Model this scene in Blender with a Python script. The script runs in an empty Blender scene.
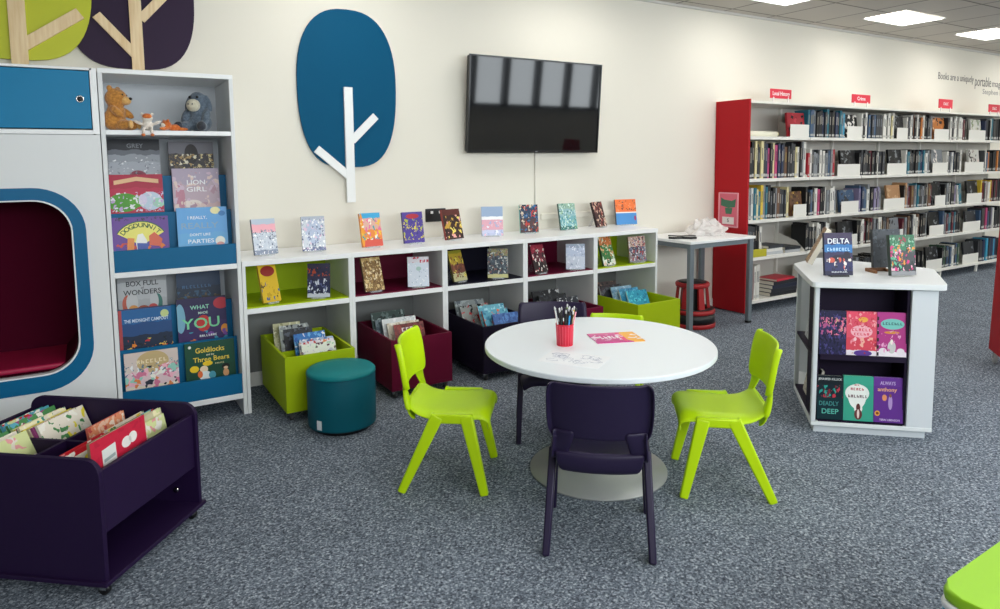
import bpy, bmesh, math, random
from mathutils import Vector, Matrix
PI = math.pi
SC = bpy.context.scene
C = SC.collection

# ------------------------------------------------------------------ camera, world, light, exposure
cam_d = bpy.data.cameras.new('camera')
cam = bpy.data.objects.new('camera', cam_d); C.objects.link(cam)
F_PX, PITCH, YAW, ROLL, CAM_Y, CY = 679.166, 0.0971, 0.5444, -0.0092, -4.1913, 227.94
fw = Vector((math.sin(YAW)*math.cos(PITCH), math.cos(YAW)*math.cos(PITCH), -math.sin(PITCH)))
r0 = Vector((math.cos(YAW), -math.sin(YAW), 0)); u0 = r0.cross(fw)
rt = math.cos(ROLL)*r0 + math.sin(ROLL)*u0; up = -math.sin(ROLL)*r0 + math.cos(ROLL)*u0
m = Matrix((rt, up, -fw)).transposed().to_4x4(); m.translation = (0, CAM_Y, 1.5)
cam.matrix_world = m
cam_d.sensor_width = 36; cam_d.lens = 36*F_PX/1000; cam_d.shift_y = -(304.5-CY)/1000
cam_d.clip_start = .02; cam_d.clip_end = 60
SC.camera = cam

W = bpy.data.worlds.new('world'); SC.world = W; W.use_nodes = True
W.node_tree.nodes['Background'].inputs[0].default_value = (.72, .9, 1, 1)
W.node_tree.nodes['Background'].inputs[1].default_value = 1.0
SC.view_settings.view_transform = 'Standard'; SC.view_settings.look = 'None'
SC.view_settings.gamma = 1; SC.view_settings.use_curve_mapping = False
SC.view_settings.exposure = 0.3
SC.cycles.use_denoising = True
SC.cycles.max_bounces = 8

def area(name, loc, rot, sx, sy, power, col):
    d = bpy.data.lights.new(name, 'AREA'); d.shape = 'RECTANGLE'; d.size = sx; d.size_y = sy
    d.energy = power; d.color = col
    o = bpy.data.objects.new(name, d); C.objects.link(o); o.location = loc; o.rotation_euler = rot
    return o
# daylight in the window band of the front wall (behind the camera)
area('window_daylight', (8.4, -6.62, 2.075), (PI/2, 0, 0), 8.0, 1.15, 125, (.92, .97, 1))
area('window_daylight', (1.6, -6.62, 2.075), (PI/2, 0, 0), 5.4, 1.15, 190, (.92, .97, 1))
PANEL_EMIT = 8.0

# ------------------------------------------------------------------ materials
def srgb(h):
    if isinstance(h, str):
        h = h.lstrip('#'); c = [int(h[i:i+2], 16)/255 for i in (0, 2, 4)]
    else: c = [x/255 for x in h]
    return tuple((x/12.92 if x <= .04045 else ((x+.055)/1.055)**2.4) for x in c) + (1,)
_m = {}
def mat(name, col='#ffffff', rough=.5, metal=0, emit=0, alpha=1, trans=0, coat=0, spec=.5, bump=None):
    if name in _m: return _m[name]
    a = bpy.data.materials.new(name); a.use_nodes = True; _m[name] = a
    b = a.node_tree.nodes['Principled BSDF']
    b.inputs['Base Color'].default_value = srgb(col); b.inputs['Roughness'].default_value = rough
    b.inputs['Metallic'].default_value = metal; b.inputs['Alpha'].default_value = alpha
    b.inputs['Transmission Weight'].default_value = trans; b.inputs['Coat Weight'].default_value = coat
    b.inputs['Specular IOR Level'].default_value = spec
    if emit:
        b.inputs['Emission Color'].default_value = srgb(col); b.inputs['Emission Strength'].default_value = emit
    if bump:
        nt = a.node_tree; t = nt.nodes.new('ShaderNodeTexCoord'); n = nt.nodes.new('ShaderNodeTexNoise'); bp = nt.nodes.new('ShaderNodeBump')
        n.inputs['Scale'].default_value = bump[0]; bp.inputs['Strength'].default_value = bump[1]; bp.inputs['Distance'].default_value = .002
        nt.links.new(t.outputs['Object'], n.inputs['Vector']); nt.links.new(n.outputs['Fac'], bp.inputs['Height']); nt.links.new(bp.outputs[0], b.inputs['Normal'])
    return a

def ramp(nt, stops, interp='LINEAR'):
    r = nt.nodes.new('ShaderNodeValToRGB'); cr = r.color_ramp; cr.interpolation = interp
    while len(cr.elements) < len(stops): cr.elements.new(.5)
    for e, (p, c) in zip(cr.elements, stops): e.position = p; e.color = srgb(c)
    return r

def carpet():
    a = bpy.data.materials.new('speckled_carpet'); a.use_nodes = True; nt = a.node_tree; b = nt.nodes['Principled BSDF']
    t = nt.nodes.new('ShaderNodeTexCoord')
    vo = nt.nodes.new('ShaderNodeTexVoronoi'); vo.inputs['Scale'].default_value = 140; vo.voronoi_dimensions = '2D'
    n1 = nt.nodes.new('ShaderNodeTexNoise'); n1.inputs['Scale'].default_value = 85; n1.inputs['Detail'].default_value = 3; n1.inputs['Roughness'].default_value = .8
    n2 = nt.nodes.new('ShaderNodeTexNoise'); n2.inputs['Scale'].default_value = 3; n2.inputs['Detail'].default_value = 3
    for n in (vo, n1, n2): nt.links.new(t.outputs['Object'], n.inputs['Vector'])
    sp = nt.nodes.new('ShaderNodeSeparateColor'); nt.links.new(vo.outputs['Color'], sp.inputs[0])
    md = nt.nodes.new('ShaderNodeMath'); md.operation = 'MULTIPLY_ADD'; nt.links.new(sp.outputs[0], md.inputs[0]); md.inputs[1].default_value = .42
    sc_n = nt.nodes.new('ShaderNodeMath'); sc_n.operation = 'MULTIPLY_ADD'; nt.links.new(n1.outputs['Fac'], sc_n.inputs[0]); sc_n.inputs[1].default_value = 1.5; sc_n.inputs[2].default_value = -.46
    nt.links.new(sc_n.outputs[0], md.inputs[2])
    r = ramp(nt, [(.12, (50, 56, 65)), (.38, (95, 103, 115)), (.62, (132, 142, 154)), (.92, (214, 221, 230))])
    nt.links.new(md.outputs[0], r.inputs[0])
    mx = nt.nodes.new('ShaderNodeMixRGB'); mx.blend_type = 'MULTIPLY'; mx.inputs[0].default_value = 1
    r2 = ramp(nt, [(.3, (236, 236, 236)), (.7, (255, 255, 255))])
    nt.links.new(n2.outputs['Fac'], r2.inputs[0]); nt.links.new(r.outputs[0], mx.inputs[1]); nt.links.new(r2.outputs[0], mx.inputs[2])
    nt.links.new(mx.outputs[0], b.inputs['Base Color']); b.inputs['Roughness'].default_value = .95; b.inputs['Specular IOR Level'].default_value = .1
    return a
def ceiling_tiles():
    a = bpy.data.materials.new('mineral_ceiling_tile'); a.use_nodes = True; nt = a.node_tree; b = nt.nodes['Principled BSDF']
    t = nt.nodes.new('ShaderNodeTexCoord'); mp = nt.nodes.new('ShaderNodeMapping')
    mp.inputs['Location'].default_value = (.42, .25, 0)
    nt.links.new(t.outputs['Object'], mp.inputs[0])
    br = nt.nodes.new('ShaderNodeTexBrick'); br.offset = 0; br.inputs['Scale'].default_value = 1
    br.inputs['Brick Width'].default_value = .65; br.inputs['Row Height'].default_value = .65; br.inputs['Mortar Size'].default_value = .012
    br.inputs['Mortar Smooth'].default_value = .1
    for k, c in (('Color1', (196, 191, 184)), ('Color2', (188, 184, 177)), ('Mortar', (128, 125, 120))): br.inputs[k].default_value = srgb(c)
    nt.links.new(mp.outputs[0], br.inputs['Vector']); nt.links.new(br.outputs['Color'], b.inputs['Base Color'])
    b.inputs['Roughness'].default_value = .9
    return a
def timber(name, c1, c2):
    a = bpy.data.materials.new(name); a.use_nodes = True; nt = a.node_tree; b = nt.nodes['Principled BSDF']
    t = nt.nodes.new('ShaderNodeTexCoord'); mp = nt.nodes.new('ShaderNodeMapping'); mp.inputs['Scale'].default_value = (40, 40, 3)
    n = nt.nodes.new('ShaderNodeTexNoise'); n.inputs['Scale'].default_value = 1.5; n.inputs['Detail'].default_value = 4
    nt.links.new(t.outputs['Object'], mp.inputs[0]); nt.links.new(mp.outputs[0], n.inputs['Vector'])
    r = ramp(nt, [(.35, c1), (.65, c2)]); nt.links.new(n.outputs['Fac'], r.inputs[0]); nt.links.new(r.outputs[0], b.inputs['Base Color'])
    b.inputs['Roughness'].default_value = .55
    return a

_art = [0]
def art(stops, cells=None, discs=(), rough=.28, flow=None):
    """printed cover: stops = vertical colour bands; cells = (scale, density, palette, v0, v1); discs = (u, v, ru, rv, colour)"""
    _art[0] += 1
    a = bpy.data.materials.new('printed_cover'); a.use_nodes = True; nt = a.node_tree; b = nt.nodes['Principled BSDF']
    N, L = nt.nodes.new, nt.links.new
    uv = N('ShaderNodeUVMap'); sep = N('ShaderNodeSeparateXYZ'); L(uv.outputs[0], sep.inputs[0])
    def mth(op, x, y=None, z=None):
        n = N('ShaderNodeMath'); n.operation = op
        for i, q in enumerate((x, y, z)):
            if q is None: continue
            if isinstance(q, (int, float)): n.inputs[i].default_value = q
            else: L(q, n.inputs[i])
        return n.outputs[0]
    v = sep.outputs['Y']; u = sep.outputs['X']
    ns = N('ShaderNodeTexNoise'); ns.inputs['Scale'].default_value = 5; L(uv.outputs[0], ns.inputs['Vector'])
    vv = mth('ADD', v, mth('MULTIPLY', mth('SUBTRACT', ns.outputs['Fac'], .5), flow if flow is not None else .12))
    r = ramp(nt, stops, 'CONSTANT'); L(vv, r.inputs[0]); col = r.outputs[0]
    def mix(col, fac, c):
        mx = N('ShaderNodeMixRGB'); L(fac, mx.inputs[0]); L(col, mx.inputs[1])
        if isinstance(c, (str, tuple)): mx.inputs[2].default_value = srgb(c)
        else: L(c, mx.inputs[2])
        return mx.outputs[0]
    for (x, y, ru, rv, c) in [d for d in discs if len(d) == 5]:
        dx = mth('DIVIDE', mth('SUBTRACT', u, x), ru); dy = mth('DIVIDE', mth('SUBTRACT', v, y), rv)
        f = mth('LESS_THAN', mth('ADD', mth('MULTIPLY', dx, dx), mth('MULTIPLY', dy, dy)), 1)
        col = mix(col, f, c)
    if cells:
        for k, (sc, dens, pal, v0, v1) in enumerate(cells if isinstance(cells, list) else [cells]):
            mp = N('ShaderNodeMapping'); mp.inputs['Location'].default_value = (_art[0]*3.17+k, _art[0]*1.71, 0); L(uv.outputs[0], mp.inputs[0])
            vo = N('ShaderNodeTexVoronoi'); vo.inputs['Scale'].default_value = sc
            nz = N('ShaderNodeTexNoise'); nz.inputs['Scale'].default_value = sc*.9; nz.inputs['Detail'].default_value = 1; L(mp.outputs[0], nz.inputs['Vector'])
            sb = N('ShaderNodeVectorMath'); sb.operation = 'SUBTRACT'; L(nz.outputs['Color'], sb.inputs[0]); sb.inputs[1].default_value = (.5, .5, .5)
            sl_ = N('ShaderNodeVectorMath'); sl_.operation = 'SCALE'; L(sb.outputs[0], sl_.inputs[0]); sl_.inputs['Scale'].default_value = 2.2/sc
            ad = N('ShaderNodeVectorMath'); ad.operation = 'ADD'; L(mp.outputs[0], ad.inputs[0]); L(sl_.outputs[0], ad.inputs[1]); L(ad.outputs[0], vo.inputs['Vector'])
            s2 = N('ShaderNodeSeparateColor'); L(vo.outputs['Color'], s2.inputs[0])
            n = len(pal); pr = ramp(nt, [(i/n, c) for i, c in enumerate(pal)], 'CONSTANT'); L(s2.outputs[0], pr.inputs[0])
            f = mth('LESS_THAN', s2.outputs[1], dens)
            f = mth('MULTIPLY', f, mth('LESS_THAN', vo.outputs['Distance'], .62))
            f = mth('MULTIPLY', f, mth('GREATER_THAN', v, v0)); f = mth('MULTIPLY', f, mth('LESS_THAN', v, v1))
            col = mix(col, f, pr.outputs[0])
    L(col, b.inputs['Base Color']); b.inputs['Roughness'].default_value = rough+.08; b.inputs['Specular IOR Level'].default_value = .28
    return a

WHITE = mat('white_laminate', (234, 236, 236), .45, spec=.35)
WHITE_EDGE = mat('white_edging', (244, 245, 245), .35)
OFFWHITE = mat('white_painted_steel', (232, 230, 222), .4)
LIME = mat('lime_laminate', (172, 196, 4), .5, spec=.25)
MAROON = mat('maroon_laminate', (104, 8, 46), .5, spec=.2)
NAVY = mat('dark_navy_laminate', (18, 16, 38), .5, spec=.2)
PLUM = mat('dark_plum_laminate', (34, 17, 54), .5, spec=.22)
TEAL = mat('blue_laminate', (0, 100, 146), .45, spec=.25)
RED_PANEL = mat('red_painted_steel', (172, 20, 30), .5, spec=.2)
BLACK = mat('black_plastic', (16, 16, 18), .4)
RUBBER = mat('grey_rubber', (60, 60, 62), .7)
CHROME = mat('chrome', (200, 200, 200), .2, 1)
PAPER = mat('page_paper', (236, 230, 214), .8)
GREYMETAL = mat('grey_metal', (120, 130, 136), .4, .3)
LIMEP = mat('lime_plastic', (190, 226, 0), .38, spec=.4)
PURPLEP = mat('aubergine_plastic', (36, 27, 56), .4, spec=.3)
def clear():
    a = bpy.data.materials.new('clear_acrylic'); a.use_nodes = True; b = a.node_tree.nodes['Principled BSDF']
    b.inputs['Base Color'].default_value = (.9, .95, 1, 1); b.inputs['Alpha'].default_value = .22; b.inputs['Roughness'].default_value = .08
    return a
ACRYLIC = clear()

# ------------------------------------------------------------------ mesh helpers
class MB:
    def __init__(s): s.bm = bmesh.new(); s.uv = s.bm.loops.layers.uv.new('UVMap')
    def _mat(s, faces, mi, smooth=False):
        for f in faces: f.material_index = mi; f.smooth = smooth
    def box(s, x0, x1, y0, y1, z0, z1, mi=0, bev=0, M=None, seg=1):
        vs = [s.bm.verts.new((x, y, z)) for x in (x0, x1) for y in (y0, y1) for z in (z0, z1)]
        fs = [s.bm.faces.new([vs[i] for i in q]) for q in ((0, 1, 3, 2), (4, 6, 7, 5), (0, 4, 5, 1), (2, 3, 7, 6), (0, 2, 6, 4), (1, 5, 7, 3))]
        s._mat(fs, mi)
        if bev:
            es = list({e for f in fs for e in f.edges})
            r = bmesh.ops.bevel(s.bm, geom=es, offset=bev, segments=seg, affect='EDGES', profile=.5)
            vs = list({v for f in r['faces'] for v in f.verts} | {v for v in vs if v.is_valid})
            for f in r['faces']: f.material_index = mi; f.smooth = seg > 1
        if M is not None:
            for v in {v for v in vs if v.is_valid}: v.co = M @ v.co
        return s
    def prism(s, pts, z0, z1, mi=0, bev=0, axis='z', seg=2, smooth=False):
        """pts polygon (a,b) extruded along axis; axis y: (a,b)->(x,z)"""
        def P(a, b, c): return (a, b, c) if axis == 'z' else ((a, c, b) if axis == 'y' else (c, a, b))
        n = len(pts); lo = [s.bm.verts.new(P(a, b, z0)) for a, b in pts]; hi = [s.bm.verts.new(P(a, b, z1)) for a, b in pts]
        fs = [s.bm.faces.new(lo), s.bm.faces.new(hi[::-1])]
        sd = [s.bm.faces.new((lo[i], hi[i], hi[(i+1) % n], lo[(i+1) % n])) for i in range(n)]
        s._mat(fs, mi); s._mat(sd, mi, smooth)
        if bev:
            es = [e for f in fs for e in f.edges]
            r = bmesh.ops.bevel(s.bm, geom=es, offset=bev, segments=seg, affect='EDGES', profile=.5)
            for f in r['faces']: f.material_index = mi; f.smooth = True
        bmesh.ops.recalc_face_normals(s.bm, faces=list(s.bm.faces))
        return s
    def ring_frame(s, outer, inner, y0, y1, mi=0):
        n = len(outer)
        A = [[s.bm.verts.new((a, y, b)) for a, b in L] for L in (outer, inner) for y in (y0, y1)]
        o0, o1, i0, i1 = A
        for i in range(n):
            j = (i+1) % n
            for q in ((o0[i], o0[j], i0[j], i0[i]), (o1[j], o1[i], i1[i], i1[j]), (o0[j], o0[i], o1[i], o1[j]), (i0[i], i0[j], i1[j], i1[i])):
                f = s.bm.faces.new(q); f.material_index = mi
        bmesh.ops.recalc_face_normals(s.bm, faces=list(s.bm.faces))
        return s
    def lathe(s, prof, n=32, mi=0, c=(0, 0), smooth=True):
        rings = []
        for r, z in prof:
            if r < 1e-6: rings.append([s.bm.verts.new((c[0], c[1], z))])
            else: rings.append([s.bm.verts.new((c[0]+r*math.cos(2*PI*k/n), c[1]+r*math.sin(2*PI*k/n), z)) for k in range(n)])
        for a, b in zip(rings, rings[1:]):
            for k in range(n):
                j = (k+1) % n
                q = [a[k % len(a)], a[j % len(a)], b[j % len(b)], b[k % len(b)]]
                q = list(dict.fromkeys(q))
                if len(q) >= 3:
                    f = s.bm.faces.new(q); f.material_index = mi; f.smooth = smooth
        bmesh.ops.recalc_face_normals(s.bm, faces=list(s.bm.faces))
        return s
    def tube(s, pts, r, n=8, mi=0, smooth=True):
        pts = [Vector(p) for p in pts]; rings = []
        rs = r if isinstance(r, (list, tuple)) else [r]*len(pts)
        for i, p in enumerate(pts):
            d = (pts[min(i+1, len(pts)-1)]-pts[max(i-1, 0)]).normalized()
            a = d.cross(Vector((0, 0, 1)) if abs(d.z) < .95 else Vector((1, 0, 0))).normalized(); b = d.cross(a)
            rings.append([s.bm.verts.new(p+rs[i]*(math.cos(2*PI*k/n)*a+math.sin(2*PI*k/n)*b)) for k in range(n)])
        for A, B in zip(rings, rings[1:]):
            for k in range(n):
                f = s.bm.faces.new((A[k], A[(k+1) % n], B[(k+1) % n], B[k])); f.material_index = mi; f.smooth = smooth
        for R in (rings[0][::-1], rings[-1]): f = s.bm.faces.new(R); f.material_index = mi
        bmesh.ops.recalc_face_normals(s.bm, faces=list(s.bm.faces))
        return s
    def bar(s, p0, p1, a0, b0, a1, b1, mi=0, bev=.006, side=(0, 1, 0)):
        """tapered rectangular bar; b along 'side'"""
        p0, p1 = Vector(p0), Vector(p1); sd = Vector(side); d = (p1-p0).normalized(); a = d.cross(sd).normalized(); b = sd
        vs = []
        for p, x, y in ((p0, a0, b0), (p1, a1, b1)):
            vs += [s.bm.verts.new(p+a*i*x+b*j*y) for i, j in ((-1, -1), (1, -1), (1, 1), (-1, 1))]
        fs = [s.bm.faces.new([vs[i] for i in q]) for q in ((3, 2, 1, 0), (4, 5, 6, 7), (0, 1, 5, 4), (1, 2, 6, 5), (2, 3, 7, 6), (3, 0, 4, 7))]
        s._mat(fs, mi)
        if bev:
            r = bmesh.ops.bevel(s.bm, geom=list({e for f in fs for e in f.edges}), offset=bev, segments=2, affect='EDGES', profile=.5)
            for f in r['faces']: f.material_index = mi; f.smooth = True
        bmesh.ops.recalc_face_normals(s.bm, faces=list(s.bm.faces))
        return s
    def ball(s, c, r, mi=0, rot=None, u=16, v=10):
        r = (r, r, r) if isinstance(r, (int, float)) else r
        M = Matrix.Translation(c) @ (rot.to_4x4() if rot else Matrix()) @ Matrix.Diagonal((*r, 1))
        q = bmesh.ops.create_uvsphere(s.bm, u_segments=u, v_segments=v, radius=1, matrix=M)
        for f in {f for w in q['verts'] for f in w.link_faces}: f.material_index = mi; f.smooth = True
        return s

def ob(name, mb, mats, parent=None, loc=None, rot=None):
    me = bpy.data.meshes.new(name); mb.bm.to_mesh(me); mb.bm.free()
    for a in (mats if isinstance(mats, (list, tuple)) else [mats]): me.materials.append(a)
    o = bpy.data.objects.new(name, me); C.objects.link(o)
    if parent is not None: o.parent = parent
    if loc: o.location = loc
    if rot: o.rotation_euler = rot
    return o
def tag(o, label, cat, group=None, kind=None):
    o['label'] = label; o['category'] = cat
    if group: o['group'] = group
    if kind: o['kind'] = kind
    return o
def thing(name, label, cat, loc=(0, 0, 0), rz=0, group=None):
    o = bpy.data.objects.new(name, None); C.objects.link(o); o.location = loc; o.rotation_euler = (0, 0, rz); o.empty_display_size = .1
    return tag(o, label, cat, group)
def struct(name, mb, mats):
    o = ob(name, mb, mats); o['kind'] = 'structure'; return o
def copy_tree(o, parent=None):
    c = o.copy(); C.objects.link(c)
    if parent is not None: c.parent = parent
    for ch in list(o.children): copy_tree(ch, c)
    return c
def text(s, size, m, parent, x, y, z, name='title', ext=.0006, rot=(PI/2, 0, 0), align='CENTER', width=None, shear=0, spacing=1):
    if s.startswith('~'):      # wording too small to read in the photo: a run of letter-like strokes
        n = int(s[1:]); rr = random.Random(n*7+int(size*1e4)); pitch = (width/n) if width else size*.62; mb = MB()
        h = size*.62; wst = pitch*.24
        for k in range(n):
            cx = (k-(n-1)/2)*pitch; L_ = cx-pitch*.33; Rr = cx+pitch*.33; kind = rr.randrange(4)
            mb.box(L_, L_+wst, -h/2, h/2, -ext, ext)
            if kind in (0, 1): mb.box(Rr-wst, Rr, -h/2, h/2*(1 if kind == 0 else .2), -ext, ext)
            for t in ((h*.4, 0), (0,), (-h*.4, h*.4), (-h*.4,))[kind]: mb.box(L_+wst, Rr-(wst if kind < 2 else 0), t-h*.1, t+h*.1, -ext, ext)
        o = ob(name, mb, m, parent); o.location = (x, y, z); o.rotation_euler = rot; return o
    cu = bpy.data.curves.new('lettering', 'FONT'); cu.body = s; cu.size = size; cu.align_x = align; cu.align_y = 'CENTER'; cu.extrude = ext
    cu.shear = shear; cu.space_line = .85; cu.space_character = spacing; cu.resolution_u = 3; cu.offset = 0 if name in ('first_words', 'large_word', 'last_word', 'attribution') else size*.012
    t = bpy.data.objects.new('lettering', cu); C.objects.link(t)
    dg = bpy.context.evaluated_depsgraph_get(); dg.update()
    me = bpy.data.meshes.new_from_object(t.evaluated_get(dg)); bpy.data.objects.remove(t); bpy.data.curves.remove(cu)
    if width and me.vertices:
        xs = [v.co.x for v in me.vertices]; k = width/(max(xs)-min(xs))
        for v in me.vertices: v.co.x *= k
    me.materials.clear(); me.materials.append(m)
    o = bpy.data.objects.new(name, me); C.objects.link(o); o.parent = parent; o.location = (x, y, z); o.rotation_euler = rot
    return o
def rrect(x0, x1, z0, z1, r, n=8):
    pts = []
    for cx, cz, a in ((x1-r, z0+r, -PI/2), (x1-r, z1-r, 0), (x0+r, z1-r, PI/2), (x0+r, z0+r, PI)):
        for k in range(n+1):
            t = a+k*PI/2/n; pts.append((cx+r*math.cos(t), cz+r*math.sin(t)))
    return pts

# ------------------------------------------------------------------ room
YW = .5265; HZ = 2.95
wallmat = mat('warm_white_paint', (227, 223, 211), .75, bump=(60, .05))
struct('floor', MB().box(-3, 13.5, -6.7, YW+.1, -.05, 0), carpet())
struct('ceiling', MB().box(-3, 13.5, -6.7, YW+.1, HZ, HZ+.05), ceiling_tiles())
struct('wall_back', MB().box(-3, 13.5, YW, YW+.1, 0, HZ), wallmat)
struct('wall_left', MB().box(-3.1, -3, -6.7, YW+.1, 0, HZ), wallmat)
struct('wall_right', MB().box(13.5, 13.6, -6.7, YW+.1, 0, HZ), wallmat)
wf = MB().box(-3, 13.5, -6.6, -6.5, 0, 1.5).box(-3, 13.5, -6.6, -6.5, 2.65, HZ)
WX = [-1.1+.755*k for k in range(19)]
wf.box(-3, WX[0], -6.6, -6.5, 1.5, 2.65).box(WX[-1], 13.5, -6.6, -6.5, 1.5, 2.65)
struct('wall_front', wf, wallmat)
wfm = MB()
for x in WX: wfm.box(x-.06, x+.06, -6.6, -6.46, 1.5, 2.65)
wfm.box(WX[0], WX[-1], -6.6, -6.44, 1.47, 1.52).box(WX[0], WX[-1], -6.6, -6.46, 2.6, 2.66)
struct('window_1', wfm, mat('dark_window_frame', (70, 72, 74), .5))
struct('baseboard_back', MB().box(-3, 13.5, YW-.016, YW, 0, .1), mat('white_gloss_trim', (232, 230, 224), .3))
struct('trim_1', MB().box(3.25, 4.2, YW-.025, YW, 1.01, 1.06, bev=.004), mat('cable_trunking_white', (229, 225, 213), .6))
struct('trim_2', MB().box(-3, 13.5, YW-.025, YW, HZ-.02, HZ), mat('ceiling_angle', (205, 203, 198), .5))
LIGHT = mat('lit_diffuser', (255, 252, 246), .5, emit=PANEL_EMIT)
lp = 0
for j, y in enumerate((-.19, -2.14, -4.09, -6.0)):
    for i in range(7):
        x = 7.36 + 1.95*(i-3) - (.05 if i == 2 else 0) - (.08 if i == 4 else 0)
        where = {0: 'near the shelving wall', 1: 'in the second row out', 2: 'in the third row out', 3: 'by the windows'}[j]
        nth = ('seventh', 'sixth', 'fifth', 'fourth', 'third', 'second', 'first')[i]
        if j == 0 and i == 4: lab = 'glowing square ceiling panel at the right edge, above the far bookshelves'
        elif j == 0 and i == 3: lab = 'glowing ceiling panel above the wall shelving, middle of the three in view'
        elif j == 0 and i == 2: lab = 'glowing ceiling panel cut by the top edge, nearest the wall screen'
        else: lab = f'glowing ceiling panel {where}, {nth} from the right'
        t = thing('ceiling_light', lab, 'light', (x, y, HZ), group='ceiling light panels')
        a, b = .37, .225
        ob('frame', MB().ring_frame([(-a, -b), (a, -b), (a, b), (-a, b)], [(-a+.015, -b+.015), (a-.015, -b+.015), (a-.015, b-.015), (-a+.015, b-.015)], -.006, 0),
           mat('light_frame_white', (235, 235, 235), .4), t, rot=(PI/2, 0, 0))
        t.children[0].location = (0, 0, -.0062)
        ob('diffuser', MB().box(-a+.015, a-.015, -b+.015, b-.015, -.004, -.001), LIGHT, t)

# ------------------------------------------------------------------ wall decorations
def superblob(cx, z0, z1, w, ztopbias=.0, n=56):
    """rounded tree crown, wider towards the top"""
    pts = []; cz = (z0+z1)/2; h = (z1-z0)/2
    for k in range(n):
        t = 2*PI*k/n; c, s_ = math.cos(t), math.sin(t)
        e = .78 if s_ > 0 else .62
        x = math.copysign(abs(c)**e, c)*w; z = math.copysign(abs(s_)**.84, s_)*h
        x *= 1 + ztopbias*(z/h)*.5
        pts.append((cx+x, cz+z))
    return pts
def wall_tree(label, crown, crown_mat, trunk_mat, bars, y=YW-.003):
    t = thing('tree_wall_panel', label, 'wall decoration', (crown[0][0]-.3, y, 1.5), group='tree shaped wall panels')
    ox = crown[0][0]-.3
    q = [(a-ox, b-1.5) for a, b in crown]
    ob('crown', MB().prism(q, -.018, 0, axis='y', bev=.002), crown_mat, t)
    for nm, (ax, az), (bx, bz), w in bars:
        d = Vector((bx-ax, 0, bz-az)).normalized(); nrm = Vector((-d.z, 0, d.x))*w/2
        P = [(ax-nrm.x-ox, az-nrm.z-1.5), (bx-nrm.x-ox, bz-nrm.z-1.5), (bx+nrm.x-ox, bz+nrm.z-1.5), (ax+nrm.x-ox, az+nrm.z-1.5)]
        yo = -.0385 if nm == 'trunk' else -.0375
        ob(nm, MB().prism(P, yo, -.018, axis='y', bev=.0015, seg=1), trunk_mat, t)
PINE = timber('pale_pine', (226, 196, 150), (240, 216, 176))
WT = mat('white_painted_board', (236, 238, 238), .5)
wall_tree('tall blue rounded tree panel with white trunk, left of the wall screen', superblob(1.608, 1.47, 2.565, .357, .04), mat('blue_panel', (0, 80, 116), .6, spec=.12), WT,
          [('trunk', (1.60, 1.222), (1.60, 2.03), .062), ('branch', (1.60, 1.40), (1.365, 1.60), .055), ('branch', (1.62, 1.66), (1.80, 1.835), .055)])
wall_tree('yellow-green tree panel with pine trunk above the blue cupboard door', superblob(-.30, 2.09, 3.0, .385, .02), mat('yellow_green_panel', (190, 196, 20), .5), PINE,
          [('trunk', (-.28, 2.0), (-.28, 2.70), .08), ('branch', (-.265, 2.165), (.02, 2.37), .065)], y=YW-.022)
wall_tree('dark purple tree panel with pine trunk above the picture book shelf', superblob(.28, 2.075, 2.93, .352, .02), mat('dark_purple_panel', (46, 30, 56), .55, spec=.2), PINE,
          [('trunk', (.303, 2.0), (.303, 2.72), .066), ('branch', (.29, 2.16), (.10, 2.375), .052), ('branch', (.33, 2.37), (.47, 2.53), .052)])

# wall screen, tilted forward
tv = thing('wall_screen', 'black flat television screen mounted on the wall right of the blue tree', 'television', (3.163, .458, 1.577))
tv.rotation_euler = (math.radians(4.6), 0, math.radians(.3))
ob('casing', MB().box(-.640, .640, .0, .045, 0, .735, bev=.008), BLACK, tv)
ob('bezel', MB().ring_frame([(-.645, -.005), (.645, -.005), (.645, .74), (-.645, .74)], [(-.633, .014), (.633, .014), (.633, .728), (-.633, .728)], -.012, 0), mat('gloss_black_bezel', (12, 12, 14), .2), tv)
ob('display', MB().box(-.633, .633, -.006, -.001, .014, .728), mat('dark_glass_screen', (10, 13, 17), .045, spec=.6), tv)
ob('logo', MB().box(-.012, .012, -.0125, -.0119, .003, .008), mat('silver_mark', (170, 170, 175), .3, .5), tv)
ob('wall_bracket', MB().box(-.2, .2, .045, .065, .15, .6), BLACK, tv)
tag(ob('screen_cable', MB().tube([(3.20, YW-.006, 1.6), (3.201, YW-.006, 1.3), (3.20, YW-.006, 1.065)], .006), mat('white_cable', (225, 222, 212), .5)), 'thin white cable running down the wall below the screen', 'cable')
so = thing('wall_socket', 'black double wall socket behind the books on the cubbies', 'socket', (2.275, YW, 1.097))
ob('face_plate', MB().box(-.085, .085, -.012, 0, -.05, .05, bev=.003), BLACK, so)
for x in (-.035, .035): ob('switch', MB().box(x-.01, x+.01, -.016, -.012, .012, .032), mat('white_rocker', (225, 225, 225), .4), so)

# quote lettering on the wall
DARKTXT = mat('dark_grey_lettering', (96, 94, 92), .6)
q = thing('wall_lettering', 'dark quotation lettering on the wall above the far bookshelves', 'lettering', (9.53, YW-.001, 2.56))
text('Books are a uniquely', .13, DARKTXT, q, 0, 0, 0, 'first_words', align='LEFT', width=.93)
text('portable', .19, DARKTXT, q, .97, 0, -.02, 'large_word', align='LEFT', width=.46)
text('magic', .13, DARKTXT, q, 1.46, 0, -.03, 'last_word', align='LEFT', width=.34)
text('Stephen King', .1, mat('grey_lettering', (130, 130, 130), .6), q, 1.2, 0, -.15, 'attribution', align='LEFT', width=.75)

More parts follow.
